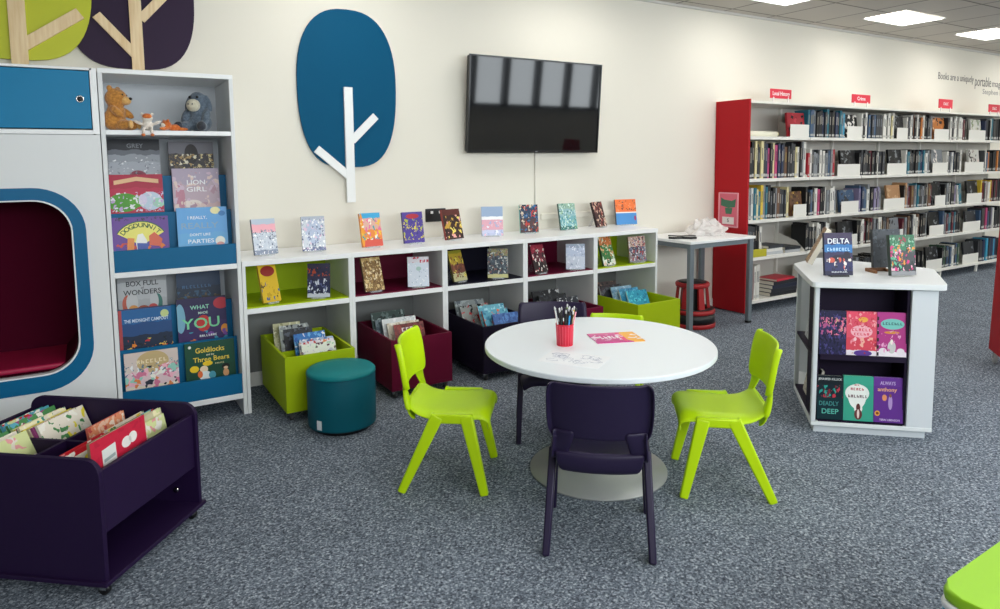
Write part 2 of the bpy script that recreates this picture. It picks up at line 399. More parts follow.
# ------------------------------------------------------------------ books
def cover_mesh(w, h, t, pages_inset=.004, spine_left=True):
    """book cover shell: front (-y, uv mapped, slot 0), spine and back (slot 1)"""
    mb = MB(); bm = mb.bm; uv = mb.uv; c = .0018
    hw = w/2
    def slab(x0, x1, y0, y1, front):
        vs = [bm.verts.new(p) for p in ((x0, y0, 0), (x1, y0, 0), (x1, y0, h), (x0, y0, h), (x0, y1, 0), (x1, y1, 0), (x1, y1, h), (x0, y1, h))]
        for k, qd in enumerate(((0, 1, 2, 3), (5, 4, 7, 6), (4, 0, 3, 7), (1, 5, 6, 2), (3, 2, 6, 7), (4, 5, 1, 0))):
            f = bm.faces.new([vs[i] for i in qd]); f.material_index = 0 if (k == 0 and front) else 1
            if k == 0 and front:
                for l, u_ in zip(f.loops, ((0, 0), (1, 0), (1, 1), (0, 1))): l[uv].uv = u_
    slab(-hw, hw, -t, -t+c, True); slab(-hw, hw, -c, 0, False)
    if spine_left: slab(-hw, -hw+c, -t+c, -c, False)
    else: slab(hw-c, hw, -t+c, -c, False)
    return mb
GBOOK = 'book'
def book(name, label, group, w, h, t, front, spine, loc, rz=0, tilt=.0, roll=0, titles=(), spine_left=True, cat=GBOOK, shapes=()):
    o = ob(name, cover_mesh(w, h, t, spine_left=spine_left), [front, spine])
    o.rotation_mode = 'XYZ'
    R = Matrix.Rotation(rz, 4, 'Z') @ Matrix.Rotation(-tilt, 4, 'X') @ Matrix.Rotation(roll, 4, 'Y')
    o.location = loc; o.rotation_euler = R.to_euler()
    tag(o, label, cat, group)
    c = .0018; i = .003
    x0, x1 = (-w/2+c, w/2-i) if spine_left else (-w/2+i, w/2-c)
    ob('pages', MB().box(x0, x1, -t+c, -c, i, h-i), PAPER, o)
    for (s, u, v, size, col, *rest) in titles:
        kw = rest[0] if rest else {}
        text(s, size*h, mat('ink_'+col.strip('#'), col, .5) if isinstance(col, str) else col, o, (u-.5)*w, -t-.0003, v*h, **kw)
    for fn in shapes: fn(o, w, h, t)
    return o
def poly_shape(name, pts, col, depth=.0012):
    def f(o, w, h, t):
        P = [((u-.5)*w, v*h) for u, v in pts]
        ob(name, MB().prism(P, -t-depth, -t-.0001, axis='y'), mat('print_'+col.strip('#'), col, .4), o)
    return f
def sector(cu, cv, r, a0, a1, asp, r2=0, n=14):
    P = [(cu+r*math.cos(math.radians(a0+(a1-a0)*k/n)), cv+asp*r*math.sin(math.radians(a0+(a1-a0)*k/n))) for k in range(n+1)]
    if r2: P += [(cu+r2*math.cos(math.radians(a1-(a1-a0)*k/n)), cv+asp*r2*math.sin(math.radians(a1-(a1-a0)*k/n))) for k in range(n+1)]
    else: P.append((cu, cv))
    return P

def stand(label, loc, rz, w, h, tilt=.2, t=.03, mat_=None):
    s = thing('book_stand', label, 'book stand', loc, rz, group='small book stands')
    M = Matrix.Rotation(-tilt, 4, 'X')
    ob('back_rest', MB().box(-w/2, w/2, .0015, .0035, .004, h*.62, bev=.0008, M=M), mat_ or ACRYLIC, s)
    ob('ledge', MB().box(-w/2, w/2, -t-.012, .006, .0005, .0028).box(-w/2, w/2, -t-.014, -t-.012, .0005, .012), mat_ or ACRYLIC, s)
    z = h*.6*math.cos(tilt); y = h*.6*math.sin(tilt)+.004
    ob('strut', MB().bar((0, y, z), (0, y+.07, .002), .0015, .02, .0015, .02, bev=0, side=(1, 0, 0)), mat_ or ACRYLIC, s)
    return s

# ------------------------------------------------------------------ reading nook cabinet (left)
nk = thing('reading_nook', 'white cabinet with a rounded blue ringed maroon reading hole, left edge', 'cabinet', (0, 0, 0))
NX0, NX1, NY1 = -1.22, .072, .515
opn_i = rrect(-1.07, -.079, .41, 1.328, .17, 10); opn_o = rrect(-1.13, -.02, .325, 1.389, .23, 10)
ob('front_panel', (lambda mb: mb)(MB().ring_frame([(NX0 if a < (NX0+NX1)/2 else NX1, .02 if b < .8 else 1.66) if False else
   (min(max(a, NX0), NX1), b) for a, b in [((NX1 if k < 22 else NX0), (.02 if (k < 11 or k > 32) else 1.66)) for k in range(44)]], opn_o, .002, .022)), WHITE, nk)
ob('ring_surround', MB().ring_frame(opn_o, opn_i, -.006, .03), TEAL, nk)
ob('ring_trim', MB().ring_frame(opn_i, [(a*(.985)+(-.575)*.015, b*.985+.869*.015) for a, b in opn_i], -.004, .05), WHITE_EDGE, nk)
tn = MB(); A = [(a*.975+(-.575)*.025, b*.975+.869*.025) for a, b in opn_i]
va = [tn.bm.verts.new((a, .03, b)) for a, b in A]; vb = [tn.bm.verts.new((a, .5, b)) for a, b in A]
for k in range(len(A)): tn.bm.faces.new((va[k], va[(k+1) % len(A)], vb[(k+1) % len(A)], vb[k]))
tn.bm.faces.new(vb); bmesh.ops.recalc_face_normals(tn.bm, faces=list(tn.bm.faces))
ob('tunnel_lining', tn, mat('maroon_felt', (74, 6, 32), .9, spec=.1), nk)
ob('seat_pad', MB().box(-.98, -.12, .05, .49, .425, .455, bev=.012, seg=3), mat('maroon_vinyl', (168, 20, 66), .5), nk)
ob('side_panel', MB().box(NX1-.02, NX1, .022, NY1, .02, 2.006), WHITE, nk)
ob('side_panel', MB().box(NX0, NX0+.02, .022, NY1, .02, 2.006), WHITE, nk)
ob('top_panel', MB().box(NX0+.02, NX1-.02, .0, NY1, 1.994, 2.008, bev=.002), WHITE_EDGE, nk)
ob('face_stile', MB().box(.042, NX1, .0, .02, 1.665, 2.006), WHITE_EDGE, nk)
ob('rail', MB().box(NX0+.02, .042, .0, .022, 1.662, 1.686, bev=.002), WHITE_EDGE, nk)
ob('shelf_board', MB().box(NX0+.02, NX1-.02, .022, NY1, 1.665, 1.68), WHITE, nk)
ob('plinth', MB().box(NX0, NX1, .03, .05, 0, .03), WHITE, nk)
dr = ob('door', MB().box(-1.19, .038, .003, .021, 1.692, 1.99, bev=.002), mat('blue_door', (0, 126, 174), .45, spec=.25), nk)
ob('finger_hole', MB().lathe([(.019, 0), (.019, .003), (.0135, .004), (.0125, .001)], 24), CHROME, dr, loc=(-.008, .003, 1.845), rot=(PI/2, 0, 0))
ob('finger_hole_cup', MB().lathe([(0, 0), (.013, 0), (.013, .0015), (0, .0015)], 24), BLACK, dr, loc=(-.008, .003, 1.845), rot=(PI/2, 0, 0))

# ------------------------------------------------------------------ tall picture book shelf
ts = thing('picture_book_shelf', 'tall white shelf with blue book ledges, toys on its top shelf', 'bookshelf', (.076, 0, 0))
TW = .672
for x in (0, TW-.022): ob('side_panel', MB().box(x, x+.022, 0, .5, 0, 1.985, bev=.0015), WHITE, ts)
ob('top_panel', MB().box(0, TW, 0, .5, 1.985, 2.01, bev=.0015), WHITE_EDGE, ts)
ob('back_panel', MB().box(.022, TW-.022, .485, .5, .1, 1.985), mat('grey_white_back', (205, 210, 215), .5), ts)
for z0, z1 in ((1.663, 1.688), (.888, .918), (.1, .132)): ob('shelf', MB().box(.022, TW-.022, .002, .485, z0, z1, bev=.0015), WHITE_EDGE, ts)
for base, tops in ((.918, (1.037, 1.232, 1.437)), (.132, (.252, .458, .668))):
    ob('front_lip', MB().box(.023, TW-.023, .004, .02, base, tops[0], bev=.0015), TEAL, ts)
    ob('ledge_step', MB().box(.023, TW-.023, .02, .10, base, base+.03), TEAL, ts)
    ob('tier_board', MB().box(.023, TW-.023, .118, .132, base, tops[1], bev=.0015), TEAL, ts)
    ob('tier_board', MB().box(.023, TW-.023, .24, .254, base, tops[2], bev=.0015), TEAL, ts)
    ob('ledge_step', MB().box(.023, TW-.023, .132, .22, base+.1, base+.22), TEAL, ts)
    ob('ledge_step', MB().box(.023, TW-.023, .254, .35, base+.1, base+.44), TEAL, ts)
PB = 'picture books on the blue ledges'
tl = .10
book('picture_book', 'purple picture book with a yellow fan title, lowest left on upper ledges', PB, .28, .26, .012,
     art([(0, (88, 48, 120)), (.25, (104, 66, 150))], [(9, .5, ['#e07a30', '#d04a3a', '#3a4aa0', '#6a3a80', '#f0e8e0'], 0, .45), (26, .25, ['#2a2030', '#403050'], .92, 1)], flow=.1), mat('spine_purple', '#5a3a80'),
     (.240, .083, .952), 0, tl, shapes=[poly_shape('fan_print', sector(.5, .38, .50, 32, 148, 1.05), '#f2e86a'), poly_shape('fan_border', sector(.5, .38, .505, 32, 148, 1.05, .485), '#2a5a30', .0014),
     poly_shape('dog_print', [(.42, .25), (.58, .25), (.6, .48), (.53, .64), (.44, .62), (.4, .46)], '#f6f4ee', .0018), poly_shape('jumper_print', [(.42, .25), (.6, .25), (.62, .42), (.42, .44)], '#2a4aa8', .0022),
     poly_shape('dog_print', [(.64, .38), (.84, .34), (.88, .5), (.74, .66), (.64, .58)], '#d8542a', .0018), poly_shape('dog_print', [(.24, .3), (.36, .3), (.38, .54), (.26, .56)], '#e88a30', .0018)])
o = [x for x in bpy.data.objects if x.name == 'picture_book'][0]
for k, ch in enumerate('DOGDUNNIT'):
    a = math.radians(138-12.0*k); r = .415
    g = text(ch, .036, mat('ink_green', '#1e5a34'), o, (.5+r*math.cos(a)-.5)*.28, -.0138, (.38+1.05*r*math.sin(a))*.26)
    g.rotation_euler = (Matrix.Rotation(-(a-PI/2), 4, 'Y') @ Matrix.Rotation(PI/2, 4, 'X')).to_euler()
book('picture_book', 'crimson picture book with green and pale animals, middle left of upper ledges', PB, .27, .265, .012,
     art([(0, '#b8183c'), (.22, '#c01e48'), (.7, '#b0143a')], [(16, .25, ['#e8e0f0', '#c8a8d8', '#f0f0f0'], .2, .62)], [(.25, .40, .30, .20, '#4a9a20'), (.48, .42, .14, .13, '#58a828'), (.75, .42, .22, .2, '#c8d8e8'), (.6, .45, .08, .12, '#e0d8f0'), (.9, .38, .12, .1, '#a8d8c0')]), mat('spine_crimson', '#90102c'),
     (.239, .205, 1.182), 0, tl, shapes=[poly_shape('banner_print', [(.08, .78), (.5, .86), (.92, .8), (.92, .89), (.5, .95), (.08, .87)], '#e8b888')], titles=[('~9', .5, .86, .07, '#8a1030', {'width': .2})])
book('picture_book', 'silver grey picture book with dark top, back left of the upper ledges', PB, .27, .27, .012,
     art([(0, '#b4b8c0'), (.5, '#a0a4ac'), (.66, '#70747c'), (.76, '#2c2e34')], (30, .12, ['#ffffff', '#888c96'], 0, .6), [(.55, .16, .18, .16, '#8c3048'), (.55, .16, .13, .11, '#70283c')]), mat('spine_grey', '#666a70'),
     (.243, .33, 1.382), 0, tl, titles=[('GREY', .52, .85, .13, '#8a8c92', {})])
book('picture_book', 'light blue picture book with white lettering, lowest right on upper ledges', PB, .27, .30, .012,
     art([(0, '#5aa8dc'), (.15, '#6ab0e2'), (.5, '#66aae4')], (14, .25, ['#1a3a60', '#e84a3a', '#f4c430', '#ffffff'], .0, .17), [(.77, .93, .1, .07, '#f4ecb0'), (.9, .87, .07, .05, '#3a80c0'), (.84, .33, .1, .09, '#f4f4e8'), (.84, .26, .08, .05, '#e8a8a0')]), mat('spine_lightblue', '#4a90c8'),
     (.561, .083, .952), 0, tl, titles=[('I REALLY,', .4, .80, .085, '#f4f8fc'), ('REALLY', .44, .64, .16, '#8fb0cc', {'width': .2}), ("DON'T LIKE", .44, .47, .07, '#f4f8fc'), ('PARTIES', .45, .34, .11, '#f4f8fc', {'width': .14})])
book('picture_book', 'pale pink picture book with white lettering, middle right of upper ledges', PB, .255, .30, .012,
     art([(0, '#d8b8b8'), (.3, '#c8b0bc'), (.7, '#b8a8bc')], (9, .35, ['#e8d0c8', '#c09aa8', '#d8c0d0'], 0, .95), [(.4, .3, .2, .08, '#f2e4dc'), (.15, .4, .1, .3, '#c8889a')], flow=.3), mat('spine_pinkgrey', '#a07888'),
     (.553, .205, 1.178), 0, tl, titles=[('THE', .45, .83, .055, '#f8f8f8'), ('LION', .5, .72, .13, '#f8f8f8', {'width': .1}), ('GIRL', .5, .58, .13, '#f8f8f8', {'width': .11})])
book('picture_book', 'dark picture book with gold flecks, back right of upper ledges', PB, .25, .27, .012,
     art([(0, '#2a2628'), (.3, '#3a3438'), (.72, '#76747c')], (15, .55, ['#e8d8a0', '#b89860', '#302a28', '#6a5a44', '#f0e8d0'], .1, .72), [(.5, .72, .15, .22, '#1c1416')]), mat('spine_dark', '#2a2628'),
     (.55, .33, 1.37), 0, tl)
book('picture_book', 'cream and pink party scene picture book, lowest left of lower ledges', PB, .275, .275, .012,
     art([(0, '#e8dcc8'), (.3, '#e4c8cc'), (.6, '#d8c8c0')], [(8, .65, ['#2a3040', '#e8884a', '#f4b8c8', '#9ad0c0', '#f4f0e4', '#d87a9a'], 0, .7), (18, .3, ['#6a8090', '#f0f0f0'], .5, .8)], [(.52, .78, .30, .22, '#c8ae7c'), (.82, .62, .2, .1, '#e07a8c')]), mat('spine_beige', '#c8b8a0'),
     (.255, .083, .166), 0, tl, titles=[('~7', .5, .8, .12, '#f0e0b8', {'width': .16})])
book('picture_book', 'navy night scene picture book with red spine, middle left of lower ledges', PB, .275, .28, .012,
     art([(0, '#2a3c24'), (.12, '#182a44'), (.45, '#1e4a80'), (.7, '#16609c')], (12, .35, ['#e88a30', '#c83030', '#f4d060', '#102030'], 0, .38), [(.87, .86, .08, .08, '#c8d890')]), mat('spine_red', '#b0303a'),
     (.243, .205, .388), 0, tl, shapes=[poly_shape('red_strip_print', [(0, 0), (.06, 0), (.06, 1), (0, 1)], '#b0383c')], titles=[('THE MIDNIGHT CAMPOUT', .52, .76, .1, '#d8e8f8', {'width': .23})])
book('picture_book', 'white picture book with black lettering, back left of lower ledges', PB, .26, .26, .012,
     art([(0, '#b8babc'), (.4, '#c4c6c8'), (.8, '#a8aaac')], None, [(.2, .3, .12, .22, '#c8604a'), (.28, .34, .12, .22, '#d0d0d0'), (.5, .14, .14, .12, '#a04a34'), (.8, .3, .1, .2, '#3a7a70'), (.73, .34, .09, .2, '#cccfd0'), (.3, .18, .1, .1, '#d8944a'), (.7, .18, .1, .1, '#c84a4a')]), mat('spine_white', '#b0b0b0'),
     (.243, .33, .60), 0, tl, titles=[('BOX FULL', .5, .76, .16, '#22242a', {'width': .17}), ('of', .5, .66, .07, '#22242a'), ('WONDERS', .5, .56, .16, '#22242a', {'width': .2})])
book('picture_book', 'dark green picture book with yellow title, lowest right of lower ledges', PB, .275, .285, .012,
     art([(0, '#0e4430'), (.5, '#0c4a34')], None, [(.36, .44, .08, .07, '#f0d8b8'), (.17, .46, .09, .07, '#f0cc20'), (.44, .55, .10, .05, '#f0cc20'), (.38, .30, .12, .1, '#e8f0f0'), (.52, .30, .07, .08, '#4a9ab0'), (.28, .34, .05, .07, '#e8703a'), (.8, .44, .08, .06, '#14100c'), (.8, .41, .045, .03, '#e8c8a0'), (.8, .31, .06, .08, '#d8a070'), (.1, .92, .03, .03, '#e8e8e0')]), mat('spine_green', '#0a3826'),
     (.566, .083, .166), 0, tl, titles=[('Goldilocks', .5, .83, .15, '#f0d040', {'width': .16}), ('and the', .5, .73, .05, '#f4f0d0'), ('Three Bears', .52, .64, .14, '#f0d040', {'width': .2}), ('~6', .68, .53, .05, '#d0c890')])
book('picture_book', 'dark purple picture book with large green letters, middle right of lower ledges', PB, .275, .29, .012,
     art([(0, '#3a2660'), (.5, '#2c1f54'), (.85, '#261c4c')], [(9, .3, ['#e07a4a', '#7a4aa0', '#3a90b0'], 0, .3)], [(.06, .6, .1, .3, '#7ab0c8'), (.9, .85, .16, .12, '#c02a3c'), (.52, .46, .14, .17, '#c8302c'), (.95, .3, .08, .1, '#e09030')]), mat('spine_violet', '#241a44'),
     (.548, .205, .408), 0, tl, titles=[('WHAT', .46, .80, .12, '#9ae0c0'), ('MADE', .52, .68, .07, '#c8e8d8'), ('YOU', .48, .46, .30, '#7cd8a0', {'width': .21}), ('~8', .6, .2, .07, '#e8f0f0')])
book('picture_book', 'dim dark blue picture book, back right of lower ledges', PB, .25, .25, .012,
     art([(0, '#4a4438'), (.35, '#1c3048'), (.6, '#1c3a5c')], (12, .3, ['#6a5a40', '#204868', '#386080'], 0, .5)), mat('spine_navy', '#152438'),
     (.553, .33, .60), 0, tl, titles=[('~8', .45, .6, .12, '#3a6a98', {'width': .17})])

# soft toys
def plush(name, label, loc, rz, balls, m, vox=.006, cat='soft toy'):
    t = thing(name, label, cat, loc, rz)
    mb = MB()
    for c, r, *rr in balls: mb.ball(c, r, rot=rr[0] if rr else None)
    b = ob('body', mb, m, t)
    md = b.modifiers.new('remesh', 'REMESH'); md.mode = 'VOXEL'; md.voxel_size = vox; md.use_smooth_shade = True
    sm = b.modifiers.new('smooth', 'SMOOTH'); sm.iterations = 3
    return t
RE = lambda x, y, z: Matrix.Rotation(math.radians(z), 3, 'Z') @ Matrix.Rotation(math.radians(y), 3, 'Y') @ Matrix.Rotation(math.radians(x), 3, 'X')
def fur(name, c, c2):
    a = bpy.data.materials.new(name); a.use_nodes = True; nt = a.node_tree; b = nt.nodes['Principled BSDF']
    t = nt.nodes.new('ShaderNodeTexCoord'); n = nt.nodes.new('ShaderNodeTexNoise'); n.inputs['Scale'].default_value = 90; n.inputs['Detail'].default_value = 2
    nt.links.new(t.outputs['Object'], n.inputs['Vector']); r = ramp(nt, [(.35, c), (.65, c2)]); nt.links.new(n.outputs['Fac'], r.inputs[0])
    nt.links.new(r.outputs[0], b.inputs['Base Color']); b.inputs['Roughness'].default_value = .95; b.inputs['Sheen Weight'].default_value = .4
    bp = nt.nodes.new('ShaderNodeBump'); bp.inputs['Distance'].default_value = .004; bp.inputs['Strength'].default_value = .8
    nt.links.new(n.outputs['Fac'], bp.inputs['Height']); nt.links.new(bp.outputs[0], b.inputs['Normal'])
    return a
TAN = fur('golden_plush', (178, 116, 48), (214, 152, 72)); TANL = fur('pale_golden_plush', (222, 168, 92), (238, 190, 120))
# local x = facing direction
bear = plush('teddy_bear', 'seated golden brown plush bear at left of the top shelf', (.155, .10, 1.688), math.radians(-28), [
    ((-.01, 0, .06), (.055, .06, .062)), ((0, 0, .10), (.045, .05, .05)), ((.005, 0, .175), (.055, .057, .055)),
    ((-.005, .045, .225), (.014, .018, .018)), ((-.005, -.045, .225), (.014, .018, .018)),
    ((.045, .03, .03), (.055, .028, .028), RE(0, 0, 18)), ((.045, -.03, .03), (.055, .028, .028), RE(0, 0, -18)),
    ((.03, .052, .10), (.048, .02, .02), RE(0, 40, 10)), ((.03, -.052, .10), (.048, .02, .02), RE(0, 40, -10))], TAN)
ob('muzzle', MB().ball((.055, 0, .162), (.028, .03, .024)), TANL, bear)
ob('nose', MB().ball((.081, 0, .172), (.009, .012, .008)), BLACK, bear)
for s in (-1, 1):
    ob('eye', MB().ball((.05, s*.022, .192), .0055), BLACK, bear)
    ob('foot_pad', MB().ball((.098, s*.047, .032), (.010, .021, .022)), TANL, bear)
GREY = fur('blue_grey_plush', (82, 96, 112), (110, 124, 138)); CREAM = fur('cream_plush', (206, 200, 176), (224, 218, 196)); GD = fur('dark_grey_plush', (48, 52, 60), (66, 70, 80))
dk = plush('plush_donkey', 'seated grey-blue plush donkey with cream muzzle at right of the top shelf', (.575, .13, 1.688), math.radians(-125), [
    ((-.01, 0, .055), (.065, .07, .058)), ((-.005, 0, .11), (.05, .052, .055)), ((.0, 0, .175), (.05, .05, .058)),
    ((.055, .045, .03), (.055, .03, .028), RE(0, 0, 25)), ((.055, -.045, .03), (.055, .03, .028), RE(0, 0, -25)),
    ((.03, .062, .09), (.02, .022, .05), RE(0, -30, 10)), ((.03, -.062, .09), (.02, .022, .05), RE(0, -30, -10)),
    ((-.005, .058, .165), (.012, .02, .052), RE(18, 0, 0)), ((-.005, -.058, .165), (.012, .02, .052), RE(-18, 0, 0)), ((-.075, -.06, .03), (.05, .012, .012), RE(0, 0, 35))], GREY)
ob('muzzle', MB().ball((.055, 0, .15), (.036, .038, .036)), CREAM, dk)
for s in (-1, 1):
    ob('eye', MB().ball((.048, s*.022, .197), (.006, .008, .008)), BLACK, dk)
    ob('nostril', MB().ball((.088, s*.012, .155), (.003, .004, .005)), GD, dk)
    ob('hoof', MB().ball((.104, s*.068, .03), (.014, .026, .026)), GD, dk)
ORG = fur('orange_plush', (196, 92, 34), (226, 130, 60)); WHP = fur('white_plush', (226, 216, 204), (240, 232, 222))
cub = plush('plush_cub', 'small white and orange soft toy with legs hanging over the shelf edge', (.30, .022, 1.688), math.radians(-95), [
    ((-.01, 0, .03), (.026, .028, .03)), ((0, 0, .068), (.024, .028, .024)), ((-.002, .024, .09), .009), ((-.002, -.024, .09), .009),
    ((.022, .018, .012), (.022, .009, .009)), ((.022, -.018, .012), (.022, .009, .009)),
    ((.0, .045, .042), (.01, .028, .009), RE(25, 0, 0)), ((.0, -.045, .042), (.01, .028, .009), RE(-25, 0, 0))], WHP, .0045)
ob('face_patch', MB().ball((.008, 0, .076), (.02, .024, .017)), ORG, cub)
for s in (-1, 1):
    ob('leg', MB().ball((.046, s*.02, -.006), (.008, .008, .022)), WHP, cub); ob('foot', MB().ball((.054, s*.022, -.026), (.014, .01, .009)), ORG, cub)
cb2 = plush('plush_cub', 'small orange soft toy with white face lying on the top shelf', (.395, .06, 1.688), math.radians(-160), [
    ((-.05, 0, .02), (.045, .022, .02)), ((0, 0, .034), (.026, .03, .028)), ((.0, .024, .058), .009), ((.0, -.024, .058), .009),
    ((.03, .03, .012), (.03, .01, .01), RE(0, 0, 25)), ((-.085, .02, .012), (.03, .011, .01), RE(0, 0, -20))], ORG, .0045)
ob('face_patch', MB().ball((.012, .002, .03), (.02, .022, .018)), WHP, cb2)
ob('nose', MB().ball((.032, 0, .032), .004), BLACK, cb2)

# ------------------------------------------------------------------ cubby units
X0 = .7505; UW = .669; HC = .928
ordn = ['leftmost', 'second', 'third', 'fourth', 'rightmost']
linings = [LIME, MAROON, NAVY, MAROON, LIME]; lname = ['lime', 'maroon', 'navy', 'maroon', 'lime']
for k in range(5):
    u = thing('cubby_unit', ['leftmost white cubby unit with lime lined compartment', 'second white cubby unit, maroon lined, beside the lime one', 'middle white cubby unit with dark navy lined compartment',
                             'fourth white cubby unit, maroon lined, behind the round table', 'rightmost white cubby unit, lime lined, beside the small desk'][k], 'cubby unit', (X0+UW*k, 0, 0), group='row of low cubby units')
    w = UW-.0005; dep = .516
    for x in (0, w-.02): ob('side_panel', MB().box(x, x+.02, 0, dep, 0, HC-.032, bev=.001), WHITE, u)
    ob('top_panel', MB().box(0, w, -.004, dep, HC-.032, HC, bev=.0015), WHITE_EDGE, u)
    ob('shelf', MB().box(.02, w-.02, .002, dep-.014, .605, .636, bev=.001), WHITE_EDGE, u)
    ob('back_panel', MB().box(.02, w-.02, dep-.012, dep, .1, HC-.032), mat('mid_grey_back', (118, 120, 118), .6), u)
    ob('lining', MB().box(.021, w-.021, .012, dep-.016, .6365, .644).box(.021, w-.021, dep-.024, dep-.0125, .644, HC-.033), linings[k], u)

# display books on top and inside (x centre, y, width, height, rz, tilt, roll)
P = {
 't0': (art([(0, '#8a94a8'), (.12, '#c8d0dc'), (.62, '#f0b0bc'), (.85, '#b8c4d4')], [(18, .35, ['#ffffff', '#9aa4b8', '#d8dce4', '#6a7488'], 0, .7)], rough=.15), '#3a4458', 'silvery book with pink title'),
 't1': (art([(0, '#70789c'), (.1, '#d0d6e0'), (.9, '#b0b8c8')], [(16, .4, ['#ffffff', '#98a4c0', '#e4c8dc', '#5a6488'], 0, .95)], [(.5, .55, .34, .36, '#b8c4dc')], rough=.15), '#2a3040', 'silver book with round pale picture'),
 't2': (art([(0, '#d85a4a'), (.25, '#e88a40'), (.5, '#e0b0a0'), (.85, '#40a8d8')], [(8, .5, ['#f4f0e0', '#50a0a0', '#e870a0', '#f0c040'], .2, .85)], [(.06, .5, .09, .5, '#f0a030')]), '#e09030', 'orange and blue bright book'),
 't3': (art([(0, '#4a3a90'), (.8, '#503c94')], [(14, .5, ['#d8c84a', '#38307a', '#a8b040', '#503c94'], .1, .78)], [(.5, .86, .32, .08, '#b02a3a')]), '#34286a', 'indigo book with yellow lettering'),
 't4': (art([(0, '#3a2420'), (.8, '#5a2a24')], [(7, .5, ['#f0dc70', '#2a1a18', '#e8a8a0', '#c8a040'], .05, .8)]), '#8a2a26', 'dark brown book with yellow figures'),
 't5': (art([(0, '#b8c0dc'), (.08, '#c8cce8'), (.2, '#e0a8b8'), (.55, '#f4f4f8'), (.66, '#9ab0d0')], (10, .3, ['#e8c0d0', '#f0f0f8', '#a8b4d8'], 0, .5), flow=.04), '#8a94b8', 'pale pink and blue striped book'),
 't6': (art([(0, '#4a3034'), (.5, '#243a58')], [(9, .6, ['#b83a30', '#2a6aa0', '#d8c8b0', '#182030'], .0, 1)]), '#5ac0b0', 'dark book with red and blue art'),
 't7': (art([(0, '#2c6a6a'), (.12, '#70a8b0'), (.5, '#8cb4bc'), (.78, '#90b0a0')], [(16, .4, ['#d8ece8', '#3a7a70', '#a8c8a0'], 0, 1)]), '#2a5048', 'pale teal leafy book'),
 't8': (art([(0, '#3a2428'), (.5, '#4a2a2c')], [(8, .55, ['#d8c0a8', '#201418', '#8a3a34', '#c8988a'], .0, 1)]), '#302022', 'narrow dark brown book'),
 't9': (art([(0, '#4a90d0'), (.45, '#f0e8e8'), (.5, '#f07838')], (20, .2, ['#3a2030', '#f4a070'], .55, .95), [(.92, .25, .05, .1, '#a03060')], flow=0), '#302430', 'orange over blue book'),
}
TOPS = 'books standing on top of the cubbies'
topspec = [('t0', .933, .20, .148, .225, 8, .22), ('t1', 1.239, .20, .148, .225, -8, .2), ('t2', 1.632, .19, .15, .23, 5, .22), ('t3', 1.954, .22, .155, .22, 0, .2), ('t4', 2.288, .25, .165, .225, 12, .26),
           ('t5', 2.644, .29, .165, .225, -22, .16), ('t6', 2.997, .31, .15, .225, -20, .2), ('t7', 3.394, .32, .16, .22, -4, .24), ('t8', 3.764, .35, .15, .22, 18, .3), ('t9', 4.08, .38, .2, .225, -15, .2)]
for i, (k, x, y, w, h, rz, tl_) in enumerate(topspec):
    a, sp, d = P[k]; rz = math.radians(rz)
    lab = d + ' standing on top of the ' + ordn[min(int((x-X0)/UW), 4)] + ' cubby unit'
    if lab.split()[-3] in ('second', 'third', 'fourth') : pass
    book('display_book', lab, TOPS, w, h, .022, a, mat('spine_'+k, sp, .4), (x, y, HC+.004), rz, tl_)
    stand('clear stand holding the ' + d + ' on the cubbies', (x, y, HC), rz, w*.6, h, tl_, .022)
